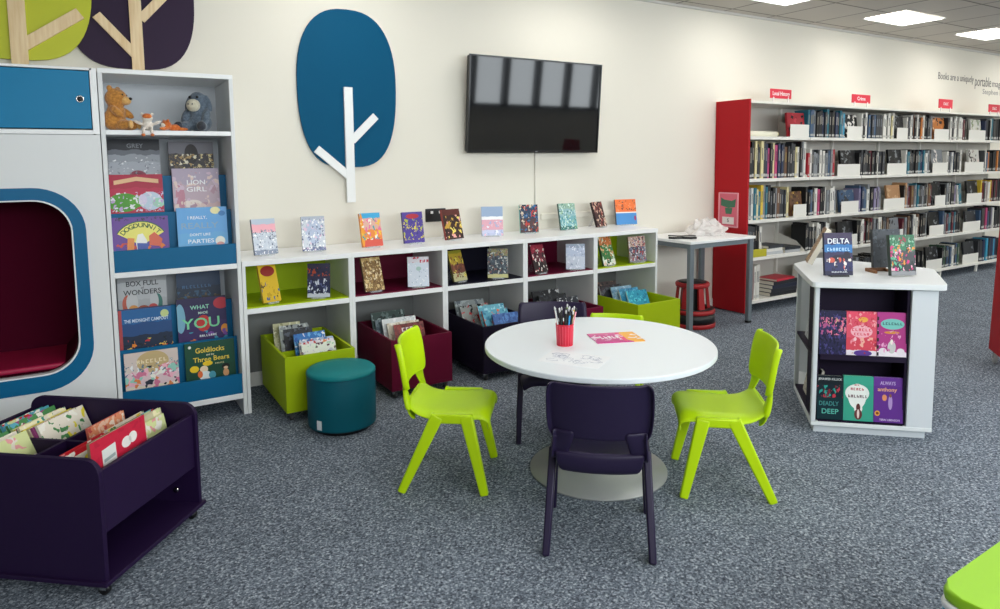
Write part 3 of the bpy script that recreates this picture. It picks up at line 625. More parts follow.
Q = [
 (art([(0, '#e0b820'), (.7, '#e4c020')], [(8, .3, ['#3a3020', '#5a6a90', '#c8a010'], .05, .55)], [(.5, .82, .4, .14, '#9a2a24')]), '#c8a020', 'yellow book with dark red title', .929, .03, .115, .235, 14, .30),
 (art([(0, '#c8ccd8'), (.12, '#2c3050'), (.5, '#30304a'), (.85, '#38344c')], [(11, .6, ['#d8dce8', '#20243c', '#5a608a'], .1, .55), (12, .5, ['#b04a30', '#302838'], .62, .88)]), '#1c2038', 'dark navy comic book with white figures', 1.224, .02, .14, .215, -24, .2),
 (art([(0, '#8a6a40'), (.9, '#c0a06a')], [(12, .7, ['#d8bc80', '#6a4a2a', '#b08a50', '#f0dcb0'], 0, 1)], rough=.2), '#5a4024', 'gold and brown patterned book', 1.594, .02, .14, .225, 8, .3),
 (art([(0, '#d4dce8'), (.8, '#dcd8e0')], [(20, .12, ['#a8b8c8', '#f4f4f8'], 0, .8), (10, .4, ['#c0384a', '#d8a0a8'], .8, 1)], [(.52, .6, .12, .07, '#a8c8c0')], rough=.15), '#2a2430', 'white book with red title', 1.908, .0, .145, .205, -22, .22),
 (art([(0, '#b8b488'), (.25, '#6a3a2c'), (.55, '#b0982c'), (.9, '#8a8428')], [(10, .5, ['#2a2420', '#d8c850', '#8a5038'], .1, .8)]), '#5a5420', 'olive and yellow narrow book', 2.242, .03, .125, .225, 14, .34),
 (art([(0, '#c8c488'), (.13, '#3a4450'), (.75, '#8a8458')], [(14, .6, ['#c8ccc8', '#20262c', '#8a5a50', '#50606a'], .12, 1)]), '#20242c', 'dark speckled comic book', 2.546, .0, .15, .215, -28, .15),
 (art([(0, '#2a1a1c'), (.4, '#5a1c2c'), (.7, '#902038')], [(9, .55, ['#f0e4dc', '#c04a5a', '#20181c'], .05, 1)]), '#401020', 'crimson and white manga book', 2.925, .0, .135, .22, 10, .3),
 (art([(0, '#c8d0e0'), (.5, '#b8c4dc'), (.85, '#8a98b0')], [(13, .4, ['#e8ecf8', '#98a4c0', '#d0d4e4'], 0, 1)], rough=.12), '#98a0b4', 'pale silvery blue book', 3.261, .0, .15, .2, -30, .12),
 (art([(0, '#e8ece0'), (.2, '#3a7a40'), (.7, '#c8703a')], [(10, .5, ['#d8e8d0', '#2a5a30', '#e8a878'], 0, 1)]), '#2a4a28', 'green and orange book', 3.60, .0, .15, .235, 10, .3),
 (art([(0, '#8a8488'), (.35, '#505060'), (.6, '#c8a898')], [(13, .7, ['#3a2a30', '#e8e0e0', '#a03a40', '#6a7090'], .05, 1)]), '#988c78', 'red and grey patterned book', 3.922, .01, .165, .215, -8, .18),
]
for a, sp, d, x, y, w, h, rz, tl_ in Q:
    k = int((x-X0)/UW); rz = math.radians(rz)
    book('display_book', d + ' inside the ' + ('middle' if k == 2 else ordn[k]) + ' cubby compartment', 'books displayed inside the cubbies', w, h, .02, a, mat('spine_'+d.split()[0]+str(k), sp, .4), (x, y+.05, .649), rz, tl_)
    stand('clear stand holding the ' + d + ' in its cubby', (x, y+.05, .645), rz, w*.6, h, tl_, .02)

# ------------------------------------------------------------------ wheeled bins with books
def caster(parent, x, y, r=.022, z=0, rz=0, wheel_mat=None, name='caster'):
    c = ob(name, MB().box(x-.014, x+.014, y-.016, y+.016, z+2*r, z+2*r+.008).box(x-.012, x-.009, y-.012, y+.012, z+r, z+2*r).box(x+.009, x+.012, y-.012, y+.012, z+r, z+2*r), CHROME, parent)
    ob('wheel', MB().lathe([(0, -.008), (r, -.008), (r, .008), (0, .008)], 18), wheel_mat or RUBBER, c, loc=(x, y, z+r), rot=(0, PI/2, 0))
    return c
def wheeled_bin(label, x0, x1, y0, m, edge=None, y1=.36, ztop=.385):
    cx = (x0+x1)/2
    t = thing('book_bin', label, 'book bin', (cx, y0, 0), group='wheeled book bins under the cubbies')
    w = (x1-x0)/2; d = y1-y0; zb = .055
    ob('base_board', MB().box(-w, w, 0, d, zb, zb+.016, bev=.001), m, t)
    ob('front_panel', MB().box(-w, w, 0, .016, zb+.016, ztop, bev=.0012), m, t)
    ob('back_panel', MB().box(-w, w, d-.016, d, zb+.016, ztop, bev=.0012), m, t)
    for s in (-1, 1): ob('side_panel', MB().box(min(s*w, s*(w-.016)), max(s*w, s*(w-.016)), .016, d-.016, zb+.016, ztop, bev=.0012), m, t)
    if 'leftmost' in label: ob('divider', MB().box(-w+.016, w-.016, d*.5, d*.5+.012, zb+.016, ztop-.05), m, t)
    for s in (-1, 1):
        for y in (.04, d-.04): caster(t, s*(w-.035), y)
    return t
wheeled_bin('lime wheeled book bin under the leftmost cubby, behind the teal stool', .912, 1.33, -.28, LIME)
wheeled_bin('maroon wheeled book bin under the second cubby, right of the teal stool', 1.572, 2.0, -.26, MAROON)
wheeled_bin('dark navy wheeled book bin under the middle cubby', 2.235, 2.69, -.27, mat('navy_bin', (24, 14, 38), .5, spec=.2))
wheeled_bin('maroon wheeled book bin behind the round table and dark chair', 2.91, 3.34, -.2, MAROON)
wheeled_bin('lime wheeled book bin under the rightmost cubby, beside the desk', 3.585, 4.04, -.32, LIME)

def bin_book(label, x, y, zt, w, h, a, sp, tilt, rz=0, t=.012, titles=(), z0=.073, nm='bin_book', g='books in the wheeled bins', roll=0):
    z = max(z0, zt-h*math.cos(tilt))
    return book(nm, label, g, w, h, t, a, mat('spine_'+sp.strip('#'), sp, .5), (x, y, z), rz, tilt, roll, titles)
def art2(base, pal, dens=.5, sc=10, rough=.3): return art([(0, base), (.6, base)], [(sc, dens, pal, 0, 1)], rough=rough)
B = [  # label, x, y(bottom), top z, w, h, base, palette, spine
 # leftmost lime bin
 ('black-edged cream book at the back left of the leftmost lime bin', 1.045, .17, .47, .17, .27, '#c8c49a', ['#a8a478', '#e8e4c8'], '#1c1c1c', .35),
 ('grey comic book leaning behind the blue one in the leftmost lime bin', 1.085, .115, .465, .19, .27, '#9aa0a0', ['#30343a', '#c8ccc8'], '#b8b890', .35),
 ('dark comic book right behind the blue one in the leftmost lime bin', 1.10, .095, .445, .18, .25, '#22262e', ['#4a5260', '#12151a'], '#14161c', .35),
 ('bright blue book in the middle of the leftmost lime bin', 1.145, -.02, .435, .20, .25, '#2a70b8', ['#6ab0e0', '#e8e8f0', '#1a50a0'], '#1a4a88', .35),
 ('pale blue comic book in front of the blue one in the leftmost lime bin', 1.17, -.06, .405, .21, .24, '#a8b8d0', ['#d04a40', '#f0f0f0', '#4a70a8'], '#8a9ab8', .35),
 ('white and red comic book second from front in the leftmost lime bin', 1.165, -.10, .40, .22, .24, '#e0dce0', ['#c83a3a', '#e88a50', '#9a9ab0'], '#d0d0d8', .35),
 ('white comic book with dark disc at the front of the leftmost lime bin', 1.16, -.145, .395, .21, .24, '#e4e8dc', ['#5a3040', '#a8d0b0', '#c8c8d0'], '#303040', .35),
 # second maroon
 ('dark green speckled book at the back of the second maroon bin', 1.74, .13, .47, .25, .28, '#304440', ['#586a68', '#1c2a28', '#8a9a98'], '#98b0b8', .35),
 ('silver grey book second from back in the second maroon bin', 1.745, .08, .425, .25, .27, '#708088', ['#a0b0b8', '#4a5a64'], '#c8d4dc', .35),
 ('white-topped book in the middle of the second maroon bin', 1.775, .03, .44, .25, .27, '#dce0e0', ['#a8b0b8', '#f4f4f4'], '#8a98a8', .35),
 ('cream book in front of the white one in the second maroon bin', 1.78, -.02, .42, .23, .26, '#e4dcc8', ['#c8b8a0', '#f4f0e4'], '#c8c0b0', .35),
 ('brown red book with white title at the front of the second maroon bin', 1.79, -.10, .425, .22, .26, '#7a3a38', ['#5a2a2a', '#984a44'], '#e8e0e0', .35),
 # navy bin
 ('grey book at the back left of the navy bin', 2.40, .15, .46, .24, .27, '#98a0a0', ['#b8c0c0', '#707880'], '#a8b0b4', .5),
 ('grey book with black picture left of the light blue ones in the navy bin', 2.42, .09, .435, .24, .27, '#a0a4a0', ['#181c20', '#c83a40', '#c8ccc8'], '#c8ccd0', .5),
 ('pale blue wavy book in the navy bin', 2.49, -.02, .445, .22, .26, '#70b8cc', ['#a8e0ec', '#4a98b8'], '#c84a3a', .5),
 ('turquoise book behind the mid blue front one in the navy bin', 2.50, -.07, .42, .22, .25, '#60a8c0', ['#90d0d8', '#e8703a', '#3a80a0'], '#d85a30', .5),
 ('mid blue book at the front of the navy bin', 2.535, -.14, .40, .21, .25, '#4a70b0', ['#5a88c8', '#3a5a98'], '#2a4a80', .5),
 # maroon far
 ('black book with white scribble at the left of the far maroon bin', 3.06, .12, .48, .26, .29, '#16181c', ['#2c3036', '#c8c8c8', '#16181c', '#16181c'], '#101214', .3),
 ('black glossy book right of the scribbled one in the far maroon bin', 3.08, .06, .455, .26, .28, '#14161a', ['#282c32', '#3a3e46'], '#0c0e10', .3),
 ('dark grey magazine at the right of the far maroon bin', 3.20, -.02, .425, .2, .27, '#2a2e36', ['#4a5058', '#c8ccd0', '#1c2026'], '#c8c8cc', .45),
 # lime right
 ('brown-topped dark book at the back of the rightmost lime bin', 3.70, .16, .475, .24, .28, '#4a3a38', ['#2a2426', '#8a6a5a'], '#a87858', .35),
 ('black comic book second from back in the rightmost lime bin', 3.72, .10, .455, .24, .28, '#22242a', ['#50545c', '#3a2a30'], '#d0d0d0', .35),
 ('pale blue book in the middle of the rightmost lime bin', 3.80, .04, .44, .22, .27, '#8ab0c8', ['#b8d4e4', '#6a98b8'], '#c8dce8', .45),
 ('white-edged blue book in front of the pale one in the rightmost lime bin', 3.83, -.02, .43, .22, .26, '#3a90b8', ['#6ab8d8', '#2a709a'], '#e0e8ec', .45),
 ('bright turquoise book at the front of the rightmost lime bin', 3.85, -.08, .42, .21, .25, '#2a98b8', ['#58c8d8', '#1a7898'], '#d8e8ec', .45),
]
for i, (lab, x, y, zt, w, h, base, pal, sp, tl_) in enumerate(B):
    y -= .02
    ti = [('~4', .5, .85, .16, '#f0e8e8', {'width': .12})] if 'brown red' in lab else ()
    bin_book(lab, x, y, zt, w, h, art2(base, pal), sp, tl_, titles=ti, rz=math.radians((-3, 2, -1, 3)[i % 4]))

# ------------------------------------------------------------------ large plum browser bin (front left)
dvec = Vector((.368, .441, 0)).normalized(); ang = math.atan2(dvec.y, dvec.x)      # local x along its long side, local y towards left/back
pb = thing('browser_box', 'large dark plum wooden book browser on casters in the left foreground', 'book bin', (-.026, -1.58, 0), ang)
L_, WD, HT = .574, .78, .50
def endpoly(w): return rrect(0, w, .055, HT, .05, 6)
for x in (0, L_-.02):
    pts = [(0, .062), (WD, .062)] + [(WD-.055+.055*math.cos(a), HT-.055+.055*math.sin(a)) for a in [k*PI/2/8 for k in range(9)]] + [(.055-.055*math.cos(a), HT-.055+.055*math.sin(a)) for a in [PI/2-k*PI/2/8 for k in range(9)]]
    ob('end_panel', MB().prism(pts, x, x+.02, axis='x', bev=.002), PLUM, pb)
for y in (.012, WD-.03): ob('long_panel', MB().box(.02, L_-.02, y, y+.018, .225, .452, bev=.0015), PLUM, pb)
ob('box_floor', MB().box(.02, L_-.02, .03, WD-.03, .225, .24), PLUM, pb)
ob('bottom_tray', MB().box(-.012, L_+.012, -.012, WD+.012, .05, .066, bev=.002), PLUM, pb)
ob('long_divider', MB().box(.02, L_-.02, WD*.46, WD*.46+.014, .24, .44), PLUM, pb)
ob('cross_divider', MB().box(L_*.47, L_*.47+.014, .085, WD*.46, .24, .438), PLUM, pb)
ob('cross_divider', MB().box(L_*.47, L_*.47+.014, WD*.46+.014, WD-.03, .24, .438), PLUM, pb)
ob('stretcher', MB().box(.02, L_-.02, WD*.5, WD*.5+.018, .066, .225), PLUM, pb)
for x in (.03, L_-.03):
    for y in (.03, WD-.03): caster(pb, x, y, .02, wheel_mat=BLACK)
for x in (L_-.024,): ob('fixing_cap', MB().lathe([(0, 0), (.012, 0), (.012, .006), (0, .006)], 16), CHROME, pb, loc=(x, .10, .12), rot=(0, -PI/2, 0))
random.seed(4)
R_b = Matrix.Rotation(ang, 4, 'Z'); org = Vector((-.026, -1.58, 0))
def bb(label, lx, ly, ztop, w, h, a, sp, tilt=.25, t=.012, titles=(), shapes=()):
    # cover faces the front long side (local -y); spine on the left (near) end
    z = .245; h = min(h, (ztop-z)/math.cos(tilt)) if ztop else h
    p = R_b @ Vector((lx, ly, 0)) + org
    return book('picture_book', label, 'books in the large plum browser', w, h, t, a, mat('spine_'+sp.strip('#'), sp, .5), (p.x, p.y, z), ang, tilt, 0, titles, shapes=shapes)
bb('red picture book with white butterfly facing out at the front of the plum browser', .19, .062, .535, .285, .3, art2('#cc2844', ['#cc2844', '#c02440'], .3), '#8a7a5a', .06,
   shapes=[poly_shape('white_box_print', [(.18, .48), (.42, .5), (.42, .86), (.18, .84)], '#e4e8e4'), poly_shape('grey_lines_print', [(.2, .58), (.4, .6), (.4, .64), (.2, .62)], '#9aa8a8', .0016), poly_shape('grey_lines_print', [(.2, .68), (.4, .7), (.4, .74), (.2, .72)], '#9aa8a8', .0016),
           poly_shape('butterfly_print', sector(.62, .78, .09, 0, 360, .8, .0), '#f4f0ec'), poly_shape('butterfly_print', sector(.74, .8, .08, 0, 360, .9, .0), '#f4f0ec'), poly_shape('stamp_print', [(.48, .42), (.6, .43), (.6, .58), (.48, .57)], '#e4d8d0')])
cols = ['#c8202e', '#e8e0d0', '#d8452a', '#e8a0a0', '#4a8a50', '#c8c0a0', '#e8d840', '#58a8c0', '#f0e8c0', '#a04a80', '#d8e0a0', '#3a9a8a']
cn = ['red', 'cream', 'orange red', 'pink', 'green', 'stone', 'yellow', 'sky blue', 'pale yellow', 'mauve', 'pale green', 'teal']
def fill(names, lx, lys, w, ztop, cs, place, tilt=.28):
    for i, (ly, c) in enumerate(zip(lys, cs)):
        pos = ['front', 'second', 'third', 'fourth', 'fifth', 'sixth', 'seventh', 'eighth', 'ninth', 'tenth', 'eleventh', 'twelfth'][i]
        nm = cn[c]
        lab = f'{nm} picture book, {pos} in the {place} of the plum browser' if i else f'{nm} picture book at the front of the {place} of the plum browser'
        bb(lab, lx+random.uniform(-.008, .008), ly, ztop+random.uniform(-.012, .012), w+random.uniform(-.015, .01), .33,
           art2(cols[c], [cols[(c+5) % 12], '#f0ece0', cols[(c+3) % 12]], .45, 7), cols[c], tilt+random.uniform(-.008, .008))
fill('n', .155, [.10, .125, .155], .235, .485, [1, 0, 0], 'near right section', .22)
fill('f', .42, [.085, .11, .135, .16, .185], .22, .475, [10, 5, 7, 3, 1], 'far right section', .2)
fill('fl', .42, [.43+.018*q for q in range(11)], .24, .462, [1, 9, 5, 6, 8, 6, 10, 4, 8, 7, 11], 'far left section', .42)
fill('nl', .15, [.44+.018*q for q in range(8)], .22, .458, [10, 8, 1, 10, 4, 5, 6, 5], 'near left section', .42)
bb('orange and pink picture book leaning alone behind the red ones in the plum browser', .395, .26, .48, .2, .3, art2('#e0906a', ['#e8c0a8', '#c8504a', '#f0e0d0'], .5), '#d86a5a', .15)

# ------------------------------------------------------------------ teal stool
SZ = 1.05
st = thing('round_stool', 'teal vinyl cylinder stool in front of the lime book bin', 'stool', (1.178, -.475, 0)); st.scale = (1, 1, SZ)
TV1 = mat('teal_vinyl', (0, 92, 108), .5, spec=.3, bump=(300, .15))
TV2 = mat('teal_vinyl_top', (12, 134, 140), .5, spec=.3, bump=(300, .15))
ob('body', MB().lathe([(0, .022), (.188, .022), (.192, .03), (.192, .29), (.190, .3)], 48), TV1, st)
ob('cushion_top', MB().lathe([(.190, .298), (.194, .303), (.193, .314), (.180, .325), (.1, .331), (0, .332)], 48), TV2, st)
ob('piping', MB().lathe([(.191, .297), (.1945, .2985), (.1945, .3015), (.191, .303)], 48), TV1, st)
ob('base', MB().lathe([(0, 0), (.165, 0), (.168, .022), (0, .022)], 40), BLACK, st)
a_ = math.radians(212)
ob('care_tag', MB().box(-.0015, 0, -.016, .016, .035, .085, M=Matrix.Rotation(a_, 4, 'Z') @ Matrix.Translation((.1945, 0, 0))), mat('white_tag', (225, 230, 232), .6), st)

# ------------------------------------------------------------------ round table
tb = thing('round_table', 'low round white table with disc base in the middle of the room', 'table', (2.061, -1.694, 0))
ob('table_top', MB().lathe([(0, .602), (.543, .602), (.548, .606), (.548, .623), (.545, .627), (0, .627)], 96, smooth=False), [mat('white_table_laminate', (236, 243, 248), .3)], tb)
STEEL = mat('satin_silver_metal', (176, 178, 176), .45, .35)
ob('pedestal', MB().lathe([(.038, .02), (.038, .59), (.09, .592), (.09, .602)], 32), STEEL, tb)
ob('base_plate', MB().lathe([(0, 0), (.332, 0), (.332, .008), (.05, .02), (0, .02)], 72), STEEL, tb)

# things on the table
RC = mat('red_cup', (214, 30, 60), .35); ZT = .627
cup = thing('pencil_pot', 'red pencil pot full of pens on the round table', 'pencil pot', (1.905, -1.632, ZT))
ob('cup_wall', MB().lathe([(0, .002), (.033, .002), (.035, .0), (.037, .002), (.041, .096), (.042, .1), (.039, .1), (.035, .006), (0, .006)], 36), RC, cup)
ob('rim', MB().lathe([(.0385, .098), (.0435, .098), (.0435, .104), (.0385, .104)], 36), RC, cup)
ob('rim', MB().lathe([(.036, .0), (.0385, .0), (.039, .006), (.036, .006)], 36), RC, cup)
sl = MB()
for k in range(18):
    a = 2*PI*k/18; sl.tube([(.0375*math.cos(a), .0375*math.sin(a), .006), (.0415*math.cos(a), .0415*math.sin(a), .098)], .0014, 6)
ob('ribs', sl, mat('pale_red_rib', (236, 90, 110), .4), cup)
random.seed(11)
pcol = [('black', '#141416')]*13 + [('yellow', '#f0c818'), ('orange red', '#f0603a'), ('blue', '#2a98d8'), ('lime', '#b8e020'), ('white', '#e8e8e8'), ('pink', '#f0a0b0')]
for k, (nm, c) in enumerate(pcol):
    a = 2.399*k; rr = .008+.021*math.sqrt(k/19); tx, ty = rr*2.0*math.cos(a), rr*2.0*math.sin(a)
    ln = .168+.02*random.random()
    lab = f'{nm} pen standing in the red pencil pot' if nm != 'black' else 'black pen with pale end standing in the red pencil pot'
    p0 = Vector((rr*.75*math.cos(a), rr*.75*math.sin(a), .007)); p1 = Vector((tx, ty, ln))
    o = tag(ob('pen', MB().tube([p0, p0.lerp(p1, .9)], .0038, 8), mat('pen_'+nm.replace(' ', '_'), c, .4), loc=(1.905, -1.632, ZT)), lab, 'pen', 'pens in the red pot')
    ob('pen_end', MB().tube([p0.lerp(p1, .9), p0.lerp(p1, .97), p1], [.0042, .0042, .0015], 8), mat('pen_end_white' if k % 3 else 'pen_end_dark', '#d8d8da' if k % 3 else '#303034', .4), o)
fl = [Vector((2.112, -1.549, 0)), Vector((2.054, -1.714, 0)), Vector((2.26, -1.795, 0)), Vector((2.336, -1.611, 0))]
cen = sum(fl, Vector())/4; ex = (fl[2]-fl[1]).normalized(); rz_ = math.atan2(ex.y, ex.x)
mg = MB(); hw, hh = .12, .088
mg.box(-hw, hw, -hh, hh, 0, .004)
mg.bm.faces.ensure_lookup_table()
for f in mg.bm.faces:
    for l in f.loops: l[mg.uv].uv = ((l.vert.co.x+hw)/(2*hw), (l.vert.co.y+hh)/(2*hh))
def flyer_mat():
    return art([(0, '#c83a88'), (.5, '#d04090'), (.8, '#e06aa0')], [(7, .3, ['#f4e8f0', '#e8c8e0'], .2, .8)], [(.88, .55, .25, .62, '#f4b030'), (.62, .5, .06, .5, '#e8407a')], flow=.1)
fy = ob('activity_magazine', mg, flyer_mat(), loc=(cen.x, cen.y, ZT), rot=(0, 0, rz_))
tag(fy, 'pink and yellow activity magazine lying on the round table', 'magazine')
text('~5', .07, mat('ink_white', '#f8f4f8'), fy, -.03, 0, .0045, 'title', rot=(0, 0, 0), width=.1)
wp = [Vector((1.777, -1.658, 0)), Vector((1.646, -1.799, 0)), Vector((1.795, -2.033, 0)), Vector((1.979, -1.868, 0))]
cen = Vector((1.80, -1.845, 0)); ex = (wp[2]-wp[1]).normalized(); rz_ = math.atan2(ex.y, ex.x)
cs = tag(ob('colouring_sheet', MB().box(-.14, .14, -.095, .095, 0, .0008), mat('white_paper', (240, 243, 246), .7), loc=(cen.x, cen.y, ZT), rot=(0, 0, rz_)), 'white colouring sheet with line drawing on the round table', 'sheet of paper')
ln = MB(); random.seed(3)
for k in range(20):
    cx_, cy_ = random.uniform(-.1, .1), random.uniform(-.05, .05); r1, r2, a0 = random.uniform(.012, .03), random.uniform(.012, .028), random.uniform(0, 6)
    ln.tube([(cx_+r1*math.cos(a0+t*.5)*(1+.2*math.sin(3*t)), cy_+r2*math.sin(a0+t*.5), .0010) for t in range(11)], .0007, 4)
ob('line_drawing', ln, mat('pencil_line', (150, 156, 176), .7), cs)

# ------------------------------------------------------------------ chairs
def make_chair(name, label, m, group):
    t = thing(name, label, 'chair', group=group)
    def loft(rows, nx=9):
        mb = MB(); bm = mb.bm; R = []
        for (x, z, hwid, curl, kind) in rows:
            row = []
            for i in range(-nx, nx+1):
                v = i/nx
                if kind == 's': p = (x, v*hwid, z - curl*abs(v)**5 + .010*abs(v)**2*(1-abs(v)**6))
                else: p = (x + curl*abs(v)**2.2, v*hwid, z)
                row.append(bm.verts.new(p))
            if kind == 'b':   # rearward flange on both edges
                for sgn, at in ((-1, 0), (1, len(row))):
                    e = row[0] if sgn < 0 else row[-1]
                    row.insert(0 if sgn < 0 else len(row), bm.verts.new((e.co.x-.030, e.co.y+sgn*.004, e.co.z-.002)))
            R.append(row)
        for a, b in zip(R, R[1:]):
            for i in range(len(a)-1):
                f = bm.faces.new((a[i], a[i+1], b[i+1], b[i])); f.smooth = True
        bmesh.ops.recalc_face_normals(bm, faces=list(bm.faces))
        return mb
    seat = loft([(.206, .318, .168, .03, 's'), (.216, .343, .176, .03, 's'), (.206, .366, .184, .028, 's'), (.17, .375, .188, .026, 's'), (.10, .368, .192, .024, 's'), (.02, .361, .192, .022, 's'),
                 (-.06, .359, .188, .018, 's'), (-.115, .368, .182, .010, 's'), (-.150, .388, .174, .004, 's'), (-.164, .408, .166, .0, 's')])
    s = ob('seat', seat, m, t)
    ap = loft([(-.165, .409, .166, .004, 'n'), (-.176, .40, .166, .012, 'n'), (-.178, .37, .164, .018, 'n'), (-.168, .335, .154, .02, 'n'), (-.150, .322, .138, .02, 'n')])
    l = ob('seat_apron', ap, m, t)
    parts = [s, l]
    for sg_ in (-1, 1):
        mb = MB(); R = []
        for (x, z, wi, wo, fl) in ((-.150, .375, .118, .178, .0), (-.166, .41, .112, .176, .008), (-.180, .44, .104, .172, .016), (-.190, .47, .096, .170, .026), (-.196, .50, .09, .172, .03)):
            R.append([mb.bm.verts.new((x+fl*q**2+.006, sg_*(wi+(wo-wi)*q), z)) for q in (0, .33, .66, 1)] + [mb.bm.verts.new((x+fl-.016, sg_*(wo+.002), z-.001))])
        for a, b in zip(R, R[1:]):
            for i in range(len(a)-1):
                f = mb.bm.faces.new((a[i], a[i+1], b[i+1], b[i])); f.smooth = True
        bmesh.ops.recalc_face_normals(mb.bm, faces=list(mb.bm.faces))
        parts.append(ob('back_arm', mb, m, t))
    band = loft([(-.186, .468, .150, .036, 'b'), (-.190, .474, .178, .044, 'b'), (-.195, .50, .188, .049, 'b'), (-.203, .55, .193, .05, 'b'), (-.211, .61, .194, .05, 'b'), (-.217, .655, .192, .046, 'b'), (-.221, .679, .188, .042, 'b'), (-.224, .686, .176, .036, 'b')])
    parts.append(ob('backrest', band, m, t))
    for o in parts:
        md = o.modifiers.new('thickness', 'SOLIDIFY'); md.thickness = .011; md.offset = 0
        sd = o.modifiers.new('smooth', 'SUBSURF'); sd.levels = 1; sd.render_levels = 1
    for y in (-1, 1):
        ob('side_rail', MB().bar((-.045, y*.182, .347), (.140, y*.182, .347), .022, .015, .022, .015, bev=.008), m, t)
        for x0_, x1_ in ((-.018, -.190), (.112, .194)):
            ob('leg', MB().bar((x0_, y*.183, .362), (x1_, y*.200, 0.0), .030, .016, .019, .014, bev=.007, side=Vector((0, 1, 0))), m, t)
    ob('under_brace', MB().box(-.03, .13, -.17, .17, .322, .338, bev=.004), m, t)
    return t
def put(t, x, y, rz, label, s=1):
    t.location = (x, y, 0); t.rotation_euler = (0, 0, rz); t.scale = (s, s, s); t['label'] = label
    return t
ch = make_chair('child_chair', 'lime green plastic chair left of the round table', LIMEP, 'lime chairs around the round table')
put(ch, 1.418, -1.36, math.radians(-37), 'lime green plastic chair on the left side of the round table')
put(copy_tree(ch), 2.47, -2.10, math.radians(140), 'lime green plastic chair on the right side of the round table')
put(copy_tree(ch), 2.60, -1.175, math.radians(222), 'lime green plastic chair mostly hidden behind the far side of the round table', .825)
pc = make_chair('child_chair', 'dark', PURPLEP, 'dark purple chairs at the round table')
put(pc, 1.689, -2.155, math.radians(50), 'dark purple plastic chair with its back to the camera, nearest the viewer')
put(copy_tree(pc), 2.16, -1.19, math.radians(237), 'dark purple plastic chair behind the pencil pot, far side of the round table')

# ------------------------------------------------------------------ small desk, step stool, carrier bag
dk_ = thing('side_desk', 'small white desk with grey legs beside the red shelf end', 'desk', (4.375, -.13, 0))
ob('desk_top', MB().box(-.02, .815, 0, .64, .782, .806, bev=.003), WHITE_EDGE, dk_)
for x, y in ((.01, .03), (.775, .03), (.01, .60), (.775, .60)):
    lg = ob('leg', MB().box(x-.025, x+.025, y-.02, y+.02, .02, .782, bev=.004), GREYMETAL, dk_)
    ob('foot', MB().box(x-.022, x+.022, y-.018, y+.018, 0, .02), BLACK, lg)
for nm, q_ in (('rail', (.035, .73, .02, .04)), ('rail', (.035, .73, .59, .61)), ('rail', (.0, .02, .05, .58)), ('rail', (.745, .765, .05, .58))):
    ob(nm, MB().box(*q_, .74, .782), GREYMETAL, dk_)
ss = thing('step_stool', 'red and black round step stool under the small desk', 'step stool', (4.65, .12, 0)); ss.scale = (1.04,)*3
SR = mat('red_step_plastic', (170, 26, 30), .4)
ob('lower_step', MB().lathe([(.19, .0), (.2, .004), (.2, .035), (.195, .04)], 40), SR, ss)
ob('bumper_band', MB().lathe([(.194, .04), (.196, .04), (.19, .12), (.186, .12)], 40), BLACK, ss)
ob('lower_tread', MB().lathe([(.19, .12), (.196, .124), (.194, .15), (.18, .158), (.13, .158)], 40), SR, ss)
ob('tread_mat', MB().lathe([(.185, .1585), (.185, .162), (.135, .162), (.135, .1585)], 40), BLACK, ss)
for k in range(6):
    a = k*PI/3+.3; ob('upright', MB().bar((.138*math.cos(a), .138*math.sin(a), .15), (.118*math.cos(a), .118*math.sin(a), .36), .03, .014, .024, .012, side=Vector((math.cos(a), math.sin(a), 0)), bev=.004), SR, ss)
ob('top_step', MB().lathe([(.1, .34), (.14, .345), (.146, .36), (.146, .375), (.138, .385), (.12, .385)], 40), SR, ss)
ob('top_mat', MB().lathe([(0, .382), (.122, .386), (.118, .391), (0, .391)], 40), BLACK, ss)
ob('inner_core', MB().lathe([(.09, .02), (.09, .34)], 24), BLACK, ss)
# folded dark glasses case / sunglasses on the desk
sg = thing('dark_glasses', 'black sunglasses lying at the front of the small desk', 'sunglasses', (4.47, .08, .806), math.radians(-35)); sg.scale = (1.45, 1.3, 1.2)
ob('lens_pair', MB().prism([(-.085, -.012), (-.05, -.026), (-.015, -.016), (0, -.002), (.015, -.016), (.05, -.026), (.085, -.012), (.08, .018), (0, .016), (-.08, .018)], .002, .016, bev=.003), BLACK, sg)
for s in (-1, 1): ob('temple_arm', MB().tube([(s*.08, .012, .022), (s*.075, .05, .02), (-s*.02, .07, .012)], .004, 8), BLACK, sg)
# plastic bag
random.seed(8)
bg = MB()
bmesh.ops.create_icosphere(bg.bm, subdivisions=4, radius=1)
from mathutils import noise
for v in bg.bm.verts:
    d = v.co.normalized(); n1 = noise.noise(d*2.2+Vector((3, 1, 2))); n2 = noise.noise(d*6+Vector((9, 4, 1)))
    r = 1+.30*n1+.18*abs(n2); v.co = Vector((d.x*.20*r, d.y*.13*r, max(-.03, d.z*.085*r*(1.25 if d.x < .3 else .9))))
    if v.co.z > 0: v.co.z *= 1+.5*noise.noise(d*3.5)
zmin = min(v.co.z for v in bg.bm.verts)
for v in bg.bm.verts: v.co.z -= zmin
for f in bg.bm.faces: f.smooth = False
bagm = mat('thin_white_plastic', (240, 236, 234), .25, alpha=.6)
tag(ob('carrier_bag', bg, bagm, loc=(4.92, .2, .808)), 'crumpled translucent white plastic bag on the small desk', 'plastic bag')

